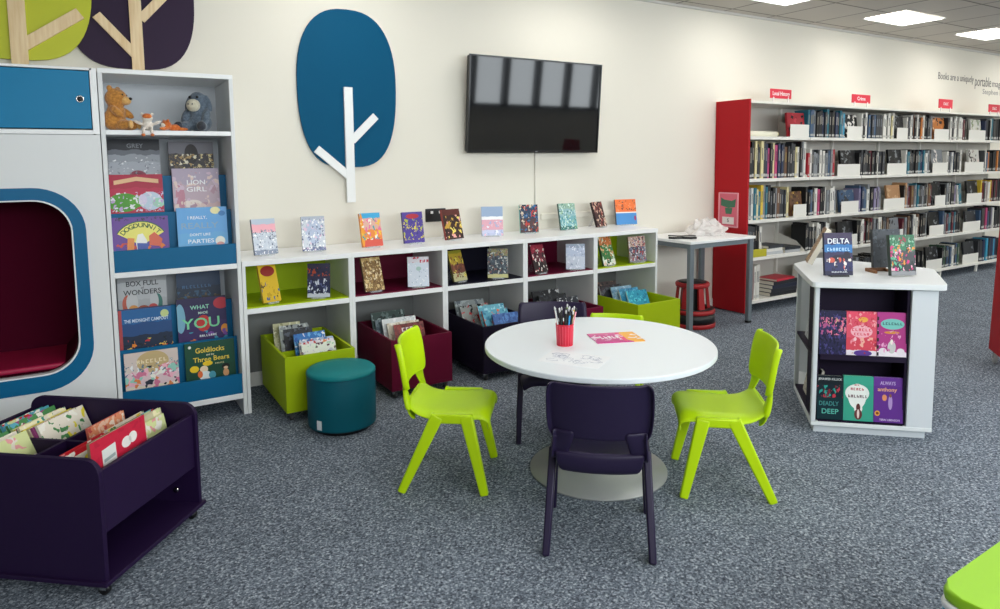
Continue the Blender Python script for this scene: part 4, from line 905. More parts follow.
# ------------------------------------------------------------------ wall shelving
BX = [5.392+.922*k for k in range(7)]; SY0, SY1, SH = .123, .52, 2.06
lev = [.125, .55, .915, 1.315, 1.72]      # shelf top surfaces
bay_words = ['first bay beside the red end', 'second bay from the red end', 'third bay from the red end', 'fourth bay from the red end', 'fifth bay from the red end', 'far right bay']
row_words = ['bottom shelf', 'fourth shelf down', 'third shelf down', 'second shelf down', 'top shelf']
BACKP = mat('grey_back_panel', (196, 192, 184), .5)
for k in range(6):
    x0 = BX[k]; w = BX[k+1]-x0
    t = thing('wall_shelving_bay', ['white metal shelving bay with a red end panel', 'second white shelving bay from the red end panel', 'third white shelving bay from the red end panel', 'fourth white shelving bay from the red end panel',
              'fifth white shelving bay from the red end panel', 'shelving bay furthest right along the back wall'][k], 'bookshelf', (x0, SY0, 0), group='wall shelving bays')
    D = SY1-SY0
    if k == 0:
        ob('end_panel', MB().box(-.026, -.001, -.004, D, .012, SH+.01, bev=.003), RED_PANEL, t)
    ob('upright', MB().box(0, .012, D-.05, D, .04, SH-.01), OFFWHITE, t)
    ob('upright', MB().box(w-.0125, w-.0005, D-.05, D, .04, SH-.01), OFFWHITE, t)
    ob('back_panel', MB().box(.012, w-.0125, D-.018, D-.012, .06, SH-.01), BACKP, t)
    ob('canopy', MB().box(0, w-.001, 0, D, SH-.028, SH-.006, bev=.002), OFFWHITE, t)
    for j, z in enumerate(lev):
        sh = ob('shelf', MB().box(.004, w-.005, .0, D-.02, z-.022, z, bev=.0015).box(.004, w-.005, -.002, .004, z-.03, z-.001), OFFWHITE, t)
    # triangular side brackets on every shelf
    for j, z in enumerate(lev+[SH-.23]):
        if j == 5: continue
        ob('shelf_bracket', MB().prism([(D-.05, z), (D-.05, z+.17), (.12, z+.10), (.02, z+.015), (.02, z)], w-.008, w-.0055, axis='x'), OFFWHITE, t)
    ob('foot', MB().bar((w-.03, .02, .1), (w-.03, .03, 0), .012, .012, .014, .014, bev=.002), OFFWHITE, t)
    ob('base_leg', MB().box(.0, w-.001, D-.1, D-.05, 0, .1), BLACK, t)

# palettes
pal_names = {'black': '#17181b', 'charcoal': '#34363a', 'navy': '#1c2a4c', 'slate blue': '#3e5876', 'teal': '#1c6c80', 'grey': '#82868a', 'white': '#dcdad2', 'cream': '#dccf9c', 'yellow': '#d8b83a', 'maroon': '#641c2c',
             'pink': '#c04878', 'brown': '#6a4a34', 'green': '#3a5a44', 'lilac': '#8a80a0', 'red': '#a82430', 'orange': '#c87834', 'sky blue': '#3a9cc0', 'tan': '#b88a60'}
unit = {}
def unit_mesh(cn_):
    if cn_ in unit: return unit[cn_]
    mb = MB()     # unit spine-out book: x 0..1 thick, y 0..1 depth, z 0..1 tall
    mb.box(0, 1, 0, .02, 0, 1, 0); mb.box(0, .07, .02, 1, 0, 1, 0); mb.box(.93, 1, .02, 1, 0, 1, 0); mb.box(.07, .93, .02, .985, .01, .985, 1)
    mb.box(.12, .88, -.006, 0, .05, .13, 2); mb.box(.36, .64, -.004, 0, .5, .82, 3)
    lc = random.choice(['#b0aca4', '#a09888', '#98884a', '#80848a'])
    me = bpy.data.meshes.new('spine_out_book'); mb.bm.to_mesh(me); mb.bm.free()
    dk2 = sum(int(pal_names[cn_.split('|')[0]][i:i+2], 16) for i in (1, 3, 5)) < 300
    for a in (mat('cloth_'+cn_.split('|')[0].replace(' ', '_'), pal_names[cn_.split('|')[0]], .45), PAPER, mat('spine_sticker', '#b8b8b4', .6), mat('foil_'+lc.strip('#') if dk2 else 'dark_print', lc if dk2 else '#3a3a40', .5)): me.materials.append(a)
    unit[cn_] = me
    return me
ords = ['first', 'second', 'third', 'fourth', 'fifth', 'sixth', 'seventh', 'eighth', 'ninth', 'tenth', '11th', '12th', '13th', '14th', '15th', '16th', '17th', '18th', '19th', '20th', '21st', '22nd', '23rd', '24th', '25th', '26th', '27th', '28th', '29th', '30th']
rnd = random.Random(21)
nbook = [0]; stuff = []
def run(bay, row, f0, f1, pal, h=(.24, .30), th=(.028, .042), lean=0, cnt={}):
    W_ = BX[bay+1]-BX[bay]; x = BX[bay]+.006+f0*W_; xe = BX[bay]+f1*W_-.003; z = lev[row]
    key = (bay, row)
    while True:
        t_ = rnd.uniform(*th)
        if x+t_ > xe: break
        hh_ = rnd.uniform(h[0]-.012, h[1]+.008); c = rnd.choice(pal); rx = rnd.random() if len(pal) > 2 else 1; c = 'black' if rx < .2 else ('white' if rx < .27 else ('charcoal' if rx < .36 else c)); d = rnd.uniform(.15, .19); v = rnd.randrange(3)
        y = SY0+.022+rnd.uniform(0, .02)
        cnt[key] = cnt.get(key, -1)+1
        if bay >= 5:
            stuff.append((x, y, z, t_-.0012, d, hh_, c))
        else:
            o = bpy.data.objects.new('library_book', unit_mesh(f'{c}|{v}')); C.objects.link(o)
            o.location = (x, y, z+.0005); o.scale = (t_-.0012, d, hh_)
            if lean: o.rotation_euler = (0, lean, 0)
            tag(o, f'{c} spine, {ords[cnt[key]]} from left, {row_words[row]}, {bay_words[bay]}', 'book', 'library books on the wall shelving')
            nbook[0] += 1
        x += t_
def holder(bay, row, f0, f1, col=None, hcov=.235, pat=None, plate=.125):
    """white front plate of a display holder with a cover-out book behind it"""
    W_ = BX[bay+1]-BX[bay]; x0 = BX[bay]+.006+f0*W_; x1 = BX[bay]+f1*W_-.008; z = lev[row]; w = x1-x0
    t = thing('display_holder', f'white holder, right end of {row_words[row]}, {bay_words[bay]}', 'book holder', (x0, SY0+.014, z+.0005), group='white display holders on the shelving')
    ob('front_plate', MB().box(0, w, 0, .003, 0, plate, bev=.001), OFFWHITE, t)
    ob('base_plate', MB().box(0, w, .003, .11, 0, .003), OFFWHITE, t)
    if col:
        cnm = col
        bw = min(w-.012, .27)
        book('library_book', f'{cnm} cover facing out, {row_words[row]}, {bay_words[bay]}', 'cover-out books on the wall shelving', bw, hcov, .025,
             art2(pal_names[cnm], pat or [pal_names['charcoal'], pal_names['grey'], pal_names[cnm]], .4, 6), mat('spine_cover_'+cnm.replace(' ', '_'), pal_names[cnm]), (x1-bw/2-.006, SY0+.075, z+.004), 0, .12)
DK = ['black', 'charcoal', 'navy', 'black', 'slate blue', 'grey', 'maroon', 'charcoal']
MX = DK + ['white', 'teal', 'green', 'brown', 'lilac', 'white']
# top shelf (row 4)
run(1, 4, .0, .70, ['teal', 'slate blue', 'navy', 'slate blue', 'teal', 'grey', 'white', 'charcoal', 'sky blue', 'black'], (.26, .285)); holder(1, 4, .70, 1, 'black', .25, ['#e8e4dc', '#17181b', '#17181b'])
holder(0, 4, .66, 1, 'red', .24, ['#a82430', '#17181b', '#c03040'])
run(2, 4, .0, .74, ['black', 'charcoal', 'grey', 'green', 'cream', 'slate blue', 'white', 'charcoal'], (.26, .285)); holder(2, 4, .74, 1, 'black', .26)
run(3, 4, .0, .62, ['black', 'charcoal', 'white', 'orange', 'maroon', 'grey', 'white'], (.26, .285)); holder(3, 4, .62, 1, 'orange', .26, ['#e8a060', '#2a2430', '#f0d8b0', '#17181b'])
run(4, 4, .0, .52, ['charcoal', 'white', 'maroon', 'grey', 'white', 'slate blue'], (.26, .285)); holder(4, 4, .52, 1, 'white', .26, ['#17181b', '#c8c8b0', '#8a9a70'])
run(5, 4, .0, .7, DK + ['teal'], (.26, .285)); holder(5, 4, .7, 1)
# second
run(0, 3, .0, 1, ['black', 'white', 'charcoal', 'cream', 'navy', 'slate blue', 'grey', 'black', 'white', 'green', 'brown', 'pink'], (.30, .355), (.026, .04))
run(1, 3, .0, .52, ['red', 'grey', 'slate blue', 'charcoal', 'grey', 'lilac', 'white', 'slate blue'], (.25, .28)); holder(1, 3, .54, 1, 'black', .27)
run(2, 3, .0, .54, DK, (.25, .28)); holder(2, 3, .56, 1, 'black', .28)
run(3, 3, .0, .60, ['black', 'teal', 'navy', 'charcoal', 'cream', 'slate blue', 'grey', 'green'], (.25, .28)); holder(3, 3, .62, 1, 'grey', .28, ['#c8c0b8', '#e8e0d8', '#70747a'])
run(4, 3, .0, .44, ['slate blue', 'grey', 'white', 'black'], (.25, .28)); holder(4, 3, .46, 1, 'white', .28, ['#e8d8d0', '#b0a098', '#403030'])
run(5, 3, .0, .7, DK + ['orange', 'white'], (.25, .28)); holder(5, 3, .7, 1)
# third
run(0, 2, .0, .74, ['charcoal', 'grey', 'charcoal', 'black', 'white', 'cream', 'cream', 'yellow', 'black', 'brown', 'teal', 'cream'], (.27, .33), (.026, .044)); holder(0, 2, .76, 1, 'brown', .25, ['#c8a040', '#4a3020', '#8a6a30'])
run(1, 2, .0, .62, ['charcoal', 'white', 'teal', 'grey', 'slate blue', 'maroon', 'pink', 'black', 'grey'], (.25, .29)); holder(1, 2, .64, 1, 'slate blue', .24)
run(2, 2, .0, .5, ['slate blue', 'grey', 'white', 'lilac', 'navy', 'slate blue'], (.25, .29)); holder(2, 2, .52, 1, 'tan', .27, ['#c89a70', '#b88a60', '#d0a880'])
run(3, 2, .0, .7, ['tan', 'brown', 'maroon', 'teal', 'navy', 'sky blue', 'white', 'charcoal', 'grey'], (.25, .29)); holder(3, 2, .72, 1, 'black', .28)
run(4, 2, .0, .34, ['charcoal', 'grey', 'lilac', 'black'], (.25, .29)); run(4, 2, .36, .50, ['teal', 'sky blue', 'teal'], (.24, .26), (.03, .04), -.18); holder(4, 2, .56, 1, 'black', .28)
run(5, 2, .0, .7, ['maroon', 'maroon', 'charcoal', 'brown', 'yellow'], (.25, .29)); holder(5, 2, .7, 1)
# fourth
run(0, 1, .0, .27, ['black', 'black', 'white', 'charcoal'], (.29, .31), (.024, .034))
run(1, 1, .0, .5, ['black', 'charcoal', 'white', 'black', 'tan', 'grey'], (.25, .28)); holder(1, 1, .62, 1, 'black', .26)
run(2, 1, .0, .75, ['black', 'charcoal', 'white', 'grey', 'black', 'maroon', 'brown'], (.25, .28)); holder(2, 1, .77, 1, 'grey', .25)
run(3, 1, .0, .6, ['black', 'white', 'charcoal', 'black', 'grey', 'brown', 'maroon'], (.25, .28)); holder(3, 1, .62, 1, 'black', .28)
run(4, 1, .0, .46, ['charcoal', 'maroon', 'grey', 'slate blue', 'teal'], (.25, .28)); holder(4, 1, .5, 1, 'charcoal', .25)
run(5, 1, .0, .7, ['pink', 'pink', 'maroon', 'charcoal', 'slate blue', 'lilac'], (.25, .29)); holder(5, 1, .7, 1)
# bottom
run(0, 0, .0, .14, ['pink'], (.32, .33), (.05, .06)); run(0, 0, .15, .25, ['red', 'white'], (.31, .34), (.025, .035))
run(1, 0, .1, .6, ['black', 'charcoal', 'grey', 'white'], (.24, .27)); holder(1, 0, .64, 1, 'black', .24)
run(2, 0, .0, .6, ['black', 'charcoal', 'grey', 'black'], (.25, .28), (.035, .05)); holder(2, 0, .62, 1, 'black', .27)
run(3, 0, .0, .56, ['black', 'charcoal', 'black', 'white'], (.25, .29), (.035, .05)); holder(3, 0, .58, 1, 'black', .27)
run(4, 0, .0, .5, ['green', 'charcoal', 'black', 'slate blue'], (.25, .29), (.035, .05)); holder(4, 0, .54, 1, 'charcoal', .27)
run(5, 0, .0, .7, ['sky blue', 'sky blue', 'charcoal', 'slate blue', 'navy'], (.27, .3), (.035, .05)); holder(5, 0, .7, 1)
# the far bay's books as one object
mb = MB(); idx = {}
for (x, y, z, t_, d, h, c) in stuff:
    i = idx.setdefault(c, len(idx)); mb.box(x, x+t_, y, y+d, z+.0005, z+h, i); mb.box(x+.15*t_, x+.85*t_, y-.001, y, z+.06*h, z+.17*h, 30)
ms = [mat('cloth_'+c.replace(' ', '_'), pal_names[c], .45) for c in idx]
for f in mb.bm.faces:
    if f.material_index == 30: f.material_index = len(ms)
tag(ob('shelved_books', mb, ms+[mat('spine_sticker', '#dcdcd8', .6)]), 'rows of books filling the far right shelving bay', 'books', kind='stuff')
# extra items in the first bay
def flat_book(label, x, y, z, w, d, t_, c, rz=0, nm='library_book', g='books lying flat in the first shelving bay'):
    o = ob(nm, MB().box(-w/2, w/2, -d/2, d/2, 0, .002).box(-w/2, w/2, -d/2, d/2, t_-.002, t_).box(-w/2, w/2, -d/2, -d/2+.002, .002, t_-.002), mat('flat_'+c.strip('#'), c, .4), loc=(x, y, z), rot=(0, 0, rz))
    ob('pages', MB().box(-w/2+.004, w/2-.004, -d/2+.002, d/2-.004, .002, t_-.002), PAPER, o)
    return tag(o, label, 'book', g)
zz = lev[1]+.001
for i, (c, nm, xx) in enumerate((('#b8bcc0', 'grey', 5.86), ('#e0e0da', 'white', 5.85), ('#30343a', 'dark grey', 5.87))):
    flat_book(f'{nm} book lying flat in the left pile on the fourth shelf down, first bay', xx, SY0+.14, zz, .25, .2, .03, c, .03*i); zz += .0312
zz = lev[1]+.001
for i, (c, nm, xx) in enumerate((('#a8acb0', 'pale grey', 6.14), ('#22262c', 'black', 6.15))):
    flat_book(f'{nm} book lying flat in the right pile on the fourth shelf down, first bay', xx, SY0+.14, zz, .24, .2, .028, c, -.04*i); zz += .0292
tag(ob('sticker_box', MB().box(0, .27, 0, .02, 0, .075, bev=.002), art2('#b8b030', ['#d8d050', '#707020', '#e8e0a0'], .6, 20), loc=(5.41, SY0+.0, lev[1]+.001)), 'yellow-green patterned card strip in front of tall black books', 'card strip')
zz = lev[0]+.001
for i in range(4):
    flat_book(['black book lying at the base of the pile on the bottom shelf', 'black book second up in the pile on the bottom shelf', 'navy book third up in the pile on the bottom shelf', 'black book fourth up in the pile on the bottom shelf'][i], 6.0+.01*i, SY0+.15, zz, .42, .24, .036, ['#16171c', '#1c1e26', '#1a2038', '#14151a'][i], .02*i); zz += .0372
flat_book('red magazine on top of the black pile on the bottom shelf', 6.02, SY0+.14, zz, .34, .22, .02, '#c82238', .12)
tb_ = thing('paper_roll', 'pale roll lying on the empty left end of the top shelf', 'roll', (5.44, SY0+.1, lev[4]+.029))
ob('roll_body', MB().tube([(0, 0, 0), (.46, 0, 0)], .028, 16), mat('pale_paper', (236, 234, 214), .6), tb_)
ob('roll_end', MB().tube([(.46, 0, 0), (.475, 0, 0)], .022, 16), mat('yellow_cap', (216, 206, 60), .5), tb_)
# end panel notice
nt_ = thing('shelf_notice', 'pink notice with green picture in a clear holder on the red panel', 'notice', (5.364, .335, 1.01), -PI/2)
ob('holder_frame', MB().ring_frame(rrect(-.12, .12, -.17, .17, .008, 2), rrect(-.108, .108, -.158, .158, .004, 2), -.008, 0), mat('pale_pink_frame', (232, 160, 170), .4), nt_)
ob('notice_sheet', MB().box(-.108, .108, -.004, -.001, -.158, .158), mat('rose_card', (214, 100, 120), .5), nt_)
ob('picture_print', MB().prism([(-.09, .04), (.0, .02), (.08, .03), (.09, .11), (.04, .09), (-.05, .1), (-.09, .12)], -.0055, -.0042, axis='y').prism([(-.03, -.04), (.04, -.04), (.05, .02), (-.04, .02)], -.0055, -.0042, axis='y'), mat('green_print', (60, 110, 84), .5), nt_)
ob('label_print', MB().box(-.07, .07, -.0055, -.0042, -.14, -.07), mat('white_label', (235, 228, 226), .5), nt_)
text('5', .05, mat('ink_dark', '#303036'), nt_, 0, -.006, -.105, 'number')
# red shelf signs
SIGN = mat('sign_red', (222, 34, 62), .4)
for i, (x0, x1, z0, z1, s) in enumerate(((5.73, 6.05, 2.095, 2.185, 'Local History'), (7.08, 7.42, 2.10, 2.19, 'Crime'), (8.87, 9.19, 2.10, 2.21, '~4'), (10.12, 10.42, 2.09, 2.19, '~4'))):
    t = thing('shelf_sign', ['red Local History sign on the shelving top nearest the red end', 'red sign on the second shelving bay top', 'red sign on the fourth shelving bay top', 'red sign furthest right on the shelving top'][i], 'sign', ((x0+x1)/2, SY0+.05, SH-.006), group='red signs on the shelving')
    w = (x1-x0)/2; zb = z0-(SH-.006)
    ob('sign_plate', MB().box(-w, w, -.004, .004, zb, z1-(SH-.006), bev=.001), SIGN, t)
    for s_ in (-1, 1): ob('clip', MB().box(s_*w*.7-.008, s_*w*.7+.008, -.006, .006, 0, zb+.012), mat('white_clip', (235, 232, 228), .4), t)
    text(s, .055, mat('sign_white', (245, 240, 240), .5), t, 0, -.0046, (zb+z1-(SH-.006))/2, 'wording', width=min(.26, .03*max(4, len(s))))

# ------------------------------------------------------------------ island display unit
WHITE_KEEP, EDGE_KEEP = WHITE, WHITE_EDGE
WHITE = mat('pale_grey_laminate', (214, 219, 224), .45, spec=.35); WHITE_EDGE = mat('pale_island_top', (230, 234, 236), .35)
A_ = Vector((3.32, -1.985, 0)); dF = (Vector((3.75, -2.38, 0))-A_).normalized(); angI = math.atan2(dF.y, dF.x)
il = thing('island_display', 'white angled island book display unit at the right', 'display unit', (A_.x, A_.y, 0), angI)
Ri = Matrix.Rotation(-angI, 3, 'Z')
def li(x, y): v = Ri @ (Vector((x, y, 0))-A_); return (v.x, v.y)
FW = .60
Lb = li(3.78, -1.55); Rb = li(4.20, -2.08)
# local: front edge along +x at y=0, body extends to +y
Lb = (Lb[0], Lb[1]); BR = (FW-.02, .0)
back_r = (Rb[0], Rb[1]); back_l = (Lb[0]+.10, Lb[1]+.32)
top_poly = [(-.025, -.03), (.628, -.03), (back_r[0]+.07, back_r[1]+.02), (back_l[0]+.1, back_l[1]), (Lb[0]-.02, Lb[1]+.02)]
body_poly = [(0, 0), (FW, 0), (back_r[0], back_r[1]), (back_l[0], back_l[1]), Lb]
def roundpoly(P, r, n=4):
    out = []
    for i in range(len(P)):
        p = Vector(P[i]); a = (Vector(P[i-1])-p).normalized(); b = (Vector(P[(i+1) % len(P)])-p).normalized()
        p0 = p+a*r; p1 = p+b*r
        for k in range(n+1):
            t = k/n; q = (1-t)**2*p0+2*t*(1-t)*p+t*t*p1; out.append((q.x, q.y))
    return out
ob('top_board', MB().prism(roundpoly(top_poly, .03), .815, .845, bev=.004), WHITE_EDGE, il)
ob('bottom_board', MB().prism(body_poly, .045, .068, bev=.002), WHITE_EDGE, il)
cx_ = sum(p[0] for p in body_poly)/5; cy_ = sum(p[1] for p in body_poly)/5
ob('plinth', MB().prism([(cx_+(x-cx_)*.93, cy_+(y-cy_)*.93) for x, y in body_poly], 0, .045), WHITE, il)
DARKIN = mat('dark_plum_lining', (30, 19, 44), .55, spec=.2)
ob('corner_post', MB().box(-.001, .022, 0, .03, .068, .815, bev=.002), WHITE, il)
ob('front_panel', MB().box(.475, FW-.002, 0, .018, .068, .815, bev=.002), WHITE, il)
# right back panel
def wall_between(p, q_, z0, z1, th=.018, m_=WHITE, nm='side_panel', inset=0):
    p, q_ = Vector(p), Vector(q_); d = (q_-p).normalized(); n = Vector((-d.y, d.x))*th
    P = [p, q_, q_+n, p+n]
    return ob(nm, MB().prism([(a.x, a.y) for a in P], z0, z1), m_, il)
wall_between((FW, .002), back_r, .068, .815)
wall_between(back_r, back_l, .068, .815, nm='back_panel')
ob('post', MB().box(Lb[0]-.0, Lb[0]+.022, Lb[1]-.025, Lb[1], .068, .815), WHITE, il)
ob('inner_partition', MB().box(.022, .474, .20, .214, .068, .815), DARKIN, il)
ob('inner_side', MB().box(.46, .474, .018, .20, .068, .815), DARKIN, il)
ob('inner_side', MB().box(.0225, .036, .03, .20, .068, .815), DARKIN, il)
ob('shelf', MB().box(.0365, .46, .004, .2, .415, .438), DARKIN, il)
ob('shelf', MB().box(.0365, .46, .004, .2, .069, .076), DARKIN, il)
ob('shelf_lip', MB().box(.0365, .46, .001, .006, .438, .446), DARKIN, il)
# left face shelves (slanted side)
dl = (Vector(Lb)).normalized(); nl = Vector((dl.y, -dl.x))
for z in (.069, .41):
    P = [dl*.05+nl*.005, Vector(Lb)-dl*.03+nl*.005, Vector(Lb)-dl*.03+nl*.12, dl*.05+nl*.12]
    ob('shelf', MB().prism([(a.x, a.y) for a in P], z, z+.015), DARKIN, il)
P = [dl*.30+nl*.125, Vector(Lb)-dl*.0+nl*.125, Vector(Lb)+nl*.14, dl*.30+nl*.14]
ob('inner_partition', MB().prism([(a.x, a.y) for a in P], .068, .815), WHITE, il)
IB = 'books facing out on the island display'
def ipt(lx, ly): v = Matrix.Rotation(angI, 3, 'Z') @ Vector((lx, ly, 0)); return (A_.x+v.x, A_.y+v.y)
front_books = [
 ('dark indigo fantasy book, upper left of the island display', .100, .441, .134, .238, art([(0, '#26244a'), (.3, '#302c54'), (.7, '#28264a')], [(14, .55, ['#1c1c3a', '#4a4480', '#181830'], 0, 1), (11, .6, ['#e07a98', '#b85a8a', '#d8a890', '#28264a'], .45, .85)]), '#1c1c38', [], []),
 ('coral pink patterned book, upper middle of the island display', .243, .441, .150, .238, art([(0, '#e8e0e8'), (.12, '#d8485a'), (.4, '#e0566c'), (.85, '#e8506c')], [(8, .45, ['#f09aa8', '#a02a40', '#f0b0a0', '#f4c8d0'], .05, .42), (14, .3, ['#f0a0a8', '#d03a50'], .65, 1)], [(.5, .55, .36, .14, '#f6b8c4'), (.55, .82, .16, .06, '#f0b050'), (.55, .06, .3, .07, '#5a3a90')]), '#b83048', [('~6', .5, .59, .10, '#e0405c', {'width': .1}), ('~5', .5, .49, .09, '#e0405c', {'width': .08})], []),
 ('magenta book with black chequered edge, upper right of the island display', .392, .441, .144, .238, art([(0, '#f0e8f0'), (.12, '#b03a84'), (.8, '#b43c8a')], [(16, .15, ['#e8a8d0', '#d070a8'], .1, .6)], [(.52, .74, .4, .12, '#7ac8c0'), (.5, .55, .26, .03, '#d8903a'), (.5, .22, .14, .14, '#c8c8c8'), (.5, .34, .05, .06, '#f0e8e0'), (.8, .12, .14, .08, '#e8e0e8'), (.2, .12, .14, .08, '#e8e0e8')], flow=.05), '#8a2868', [('~7', .52, .75, .09, '#1c4a50', {'width': .1})],
    [poly_shape('chequer_print', [(0, a), (.06, a), (.06, a+.08), (0, a+.08)], '#141418') for a in (.02, .18, .34, .50, .66, .82)]),
 ('dark book with teal title and red shapes, lower left of the island display', .098, .078, .132, .24, art([(0, '#0c2c34'), (.5, '#12222c'), (.8, '#101c24')], [(9, .5, ['#b83a4a', '#2a9a90', '#7a2a38'], .5, .78)]), '#0c1820', [('JENNIFER KILLICK', .5, .92, .07, '#d0d4d4', {'width': .12}), ('DEADLY', .45, .36, .14, '#3a8a88', {'width': .1}), ('DEEP', .5, .18, .16, '#58b8a8', {'width': .085})], []),
 ('teal green book with white blob and red title, lower middle of the island display', .241, .078, .150, .245, art([(0, '#3aa088'), (.8, '#3ca48c')], None, [(.46, .62, .4, .2, '#e8ece8'), (.46, .55, .3, .28, '#eef0ec'), (.5, .28, .14, .1, '#f0ece8'), (.5, .30, .07, .09, '#5a2c28'), (.5, .15, .13, .12, '#6a3434'), (.5, .16, .04, .1, '#e8d8d0')]), '#2a8068', [('~3', .45, .80, .06, '#b83a4a'), ('~5', .46, .71, .09, '#b83a4a', {'width': .07}), ('~7', .48, .55, .10, '#5a2c38', {'width': .10})], []),
 ('purple book with two small figures, lower right of the island display', .390, .078, .145, .245, art([(0, '#62308c'), (.8, '#683694')], None, [(.37, .55, .08, .07, '#e09060'), (.57, .45, .07, .16, '#b090c8'), (.57, .60, .04, .04, '#8a5a40'), (.13, .2, .09, .06, '#e0a040'), (.13, .2, .05, .03, '#7a3a20')]), '#4a2470', [('ALWAYS', .48, .87, .11, '#c8b0e0', {'width': .075}), ('anthony', .46, .73, .12, '#f0b080', {'width': .095}), ('TERRI LIBENSON', .55, .06, .06, '#d8c8e8', {'width': .1})], []),
]
for lab, lx, z, w, h, a, sp, ti, sh in front_books:
    x, y = ipt(lx, .032)
    book('display_book', lab, IB, w, h, .02, a, mat('spine_'+sp.strip('#'), sp, .4), (x, y, z+.0), angI, .08, 0, ti, shapes=sh)
# books on the slanted left side, seen edge-on
angL = math.atan2(dl.y, dl.x)+angI+PI
for lab, s_, z, c in (('dark book on the upper left-side shelf of the island', .22, .427, '#1c1e26'), ('pale book on the upper left-side shelf of the island', .42, .427, '#c8ccd0'),
                      ('black book on the lower left-side shelf of the island', .22, .086, '#16181c'), ('cream book on the lower left-side shelf of the island', .42, .086, '#d0c8b8')):
    v = dl*s_+nl*.05; x, y = ipt(v.x, v.y)
    book('display_book', lab, 'books on the left side of the island', .15, .225, .018, art2(c, ['#5a6068', '#a8a8a8', c], .4), mat('spine_'+c.strip('#'), c), (x, y, z), angL, .18)
# on top of the island
ZI = .845
delta = art([(0, '#1c1c3c'), (.1, '#262a5a'), (.3, '#2c2850'), (.55, '#2a70b0'), (.72, '#28305c'), (.82, '#34284c')], [(12, .4, ['#d05a48', '#e8e0d8', '#1c1c30'], .12, .42)], [(.6, .42, .34, .07, '#1c1834'), (.8, .46, .12, .1, '#1a1630'), (.25, .36, .12, .06, '#c85a4a')])
book('display_book', 'dark blue book with white title standing upright on the island top', 'books standing on the island top', .155, .238, .022, delta, mat('spine_delta', '#202448'), (3.565, -1.95, ZI+.004), math.radians(-32), .14, 0,
     [('DELTA', .5, .80, .17, '#e8ecf4', {'width': .12}), ('~8', .5, .61, .12, '#a8d0f0', {'width': .13}), ('~10', .52, .08, .055, '#c8ccd8', {'width': .09})])
stand('black stand under the dark blue book on the island top', (3.565, -1.95, ZI), math.radians(-32), .10, .2, .14, .022, BLACK)
book('display_book', 'white-edged book leaning behind the dark blue book on the island', 'books standing on the island top', .15, .235, .03, art2('#8a7050', ['#c8a860', '#403428'], .5), mat('spine_whiteedge', '#e0dcd4'), (3.765, -1.65, ZI+.015), math.radians(219), .45, 0)
grn = art([(0, '#8a8c90'), (.1, '#404448'), (.28, '#4a4c50'), (.6, '#3a7a58'), (.85, '#406a50')], [(10, .6, ['#c83a78', '#e8b8c8', '#e09040', '#5ab088', '#384040'], .12, .75), (14, .5, ['#2a6a48', '#88b89a'], .7, 1)], [(.5, .86, .16, .09, '#904048')], rough=.15)
book('display_book', 'green and pink illustrated book at the right of the island top', 'books standing on the island top', .145, .225, .028, grn, mat('spine_greenish', '#2a3a34'), (3.85, -2.145, ZI+.004), math.radians(-26), .16, 0)
book('display_book', 'dark grey square book behind the green one on the island', 'books standing on the island top', .17, .222, .022, art2('#484c52', ['#3a3e44', '#5a6068'], .3), mat('spine_dgrey', '#2c2e32'), (3.95, -2.0, ZI+.022), math.radians(-25), .12, 0)
bs = thing('wooden_book_easel', 'small brown wooden easel between the two right island books', 'book stand', (3.885, -2.02, ZI), math.radians(-25))
WD2 = timber('brown_easel_wood', (120, 78, 48), (152, 104, 66))
for x in (-.065, .045): ob('rail', MB().box(x, x+.014, -.035, .045, 0, .016, bev=.002), WD2, bs)
ob('rear_post', MB().bar((-.01, .055, .0), (-.01, .055, .16), .006, .01, .006, .01, bev=.001), WD2, bs)
ob('crossbar', MB().box(-.065, .059, .045, .06, 0, .02, bev=.002), WD2, bs)

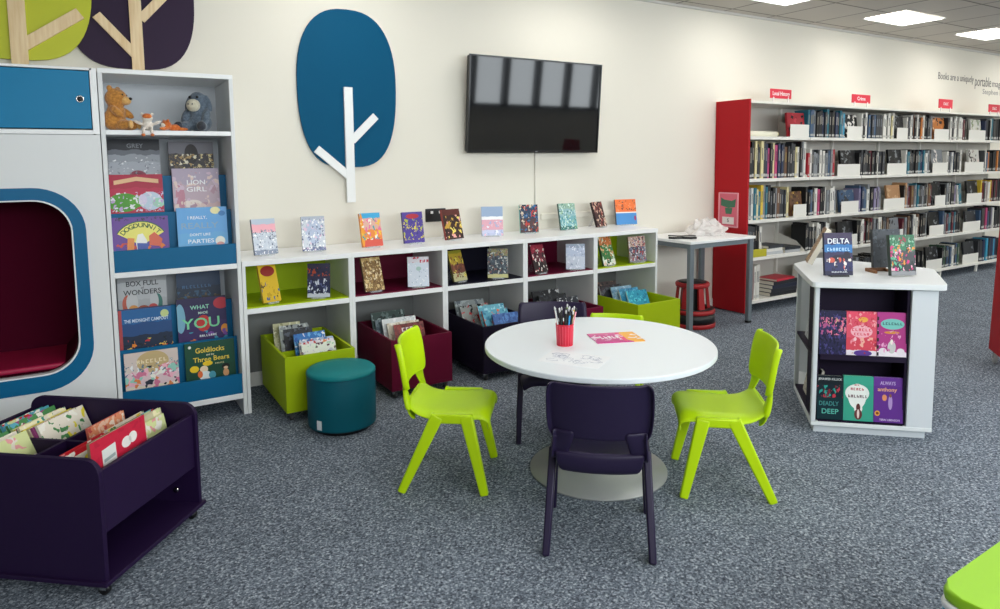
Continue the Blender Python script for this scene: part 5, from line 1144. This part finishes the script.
# ------------------------------------------------------------------ red mobile unit at right edge
tr = thing('red_book_trolley', 'red mobile shelving trolley cut off by the right edge', 'book trolley', (5.275, -2.125, 0), math.radians(-52))
def slant(pts, y0, y1, m_, nm):  # polygon in local y-z extruded along x
    return ob(nm, MB().prism(pts, y0, y1, axis='x', bev=.002), m_, tr)
slant([(0, .1), (.42, .1), (.32, 1.3), (.10, 1.3)], 0, .022, RED_PANEL, 'end_panel')
slant([(0, .1), (.42, .1), (.32, 1.3), (.10, 1.3)], .9, .922, RED_PANEL, 'end_panel')
for z in (.13, .48, .83): ob('shelf', MB().box(.022, .9, .04, .38, z, z+.02), RED_PANEL, tr)
ob('centre_panel', MB().box(.022, .9, .20, .212, .15, 1.25), RED_PANEL, tr)
for x in (.03, .89):
    for y in (.03, .38): caster(tr, x, y, .04, wheel_mat=mat('grey_white_wheel', (190, 190, 188), .5))
rr_ = random.Random(5)
for row, z in (('lower', .151), ('middle', .501), ('upper', .851)):
    x = .03
    for k in range(4):
        c = ['black', 'white', 'charcoal', 'cream'][(k+(row == 'middle')) % 4]; w_ = rr_.uniform(.03, .045)
        v = Matrix.Rotation(math.radians(-52), 3, 'Z') @ Vector((x, .055, 0))
        o = bpy.data.objects.new('library_book', unit_mesh(c+'|0')); C.objects.link(o); o.location = (5.275+v.x, -2.125+v.y, z); o.rotation_euler = (0, 0, math.radians(-52)); o.scale = (w_-.001, .135, rr_.uniform(.22, .25))
        tag(o, f'{c} book, {ords[k]} from the left on the {row} shelf of the red trolley', 'book', 'books on the red trolley'); x += w_

# ------------------------------------------------------------------ lime pouf bottom right
pf = thing('modular_seat', 'lime topped seat with white rim and cyan side, bottom right corner', 'seat', (1.80, -3.36, 0), math.radians(0))
top = roundpoly([(0, 0), (.62, .02), (.66, -.55), (.03, -.55)], .06, 4)
def sc_(P, k): 
    cx, cy = .34, -.25; return [(cx+(x-cx)*k, cy+(y-cy)*k) for x, y in P]
ob('cushion', MB().prism(top, .372, .405, bev=.010, seg=3, smooth=True), mat('lime_vinyl', (150, 205, 30), .35), pf)
ob('rim', MB().prism(sc_(top, 1.012), .350, .372, bev=.008, seg=3), mat('white_piping', (235, 238, 240), .35), pf)
ob('side', MB().prism(sc_(top, 1.0), .03, .350, bev=.004), mat('cyan_vinyl', (0, 160, 205), .4), pf)
ob('base', MB().prism(sc_(top, .94), 0, .03), BLACK, pf)
print('library books', nbook[0])
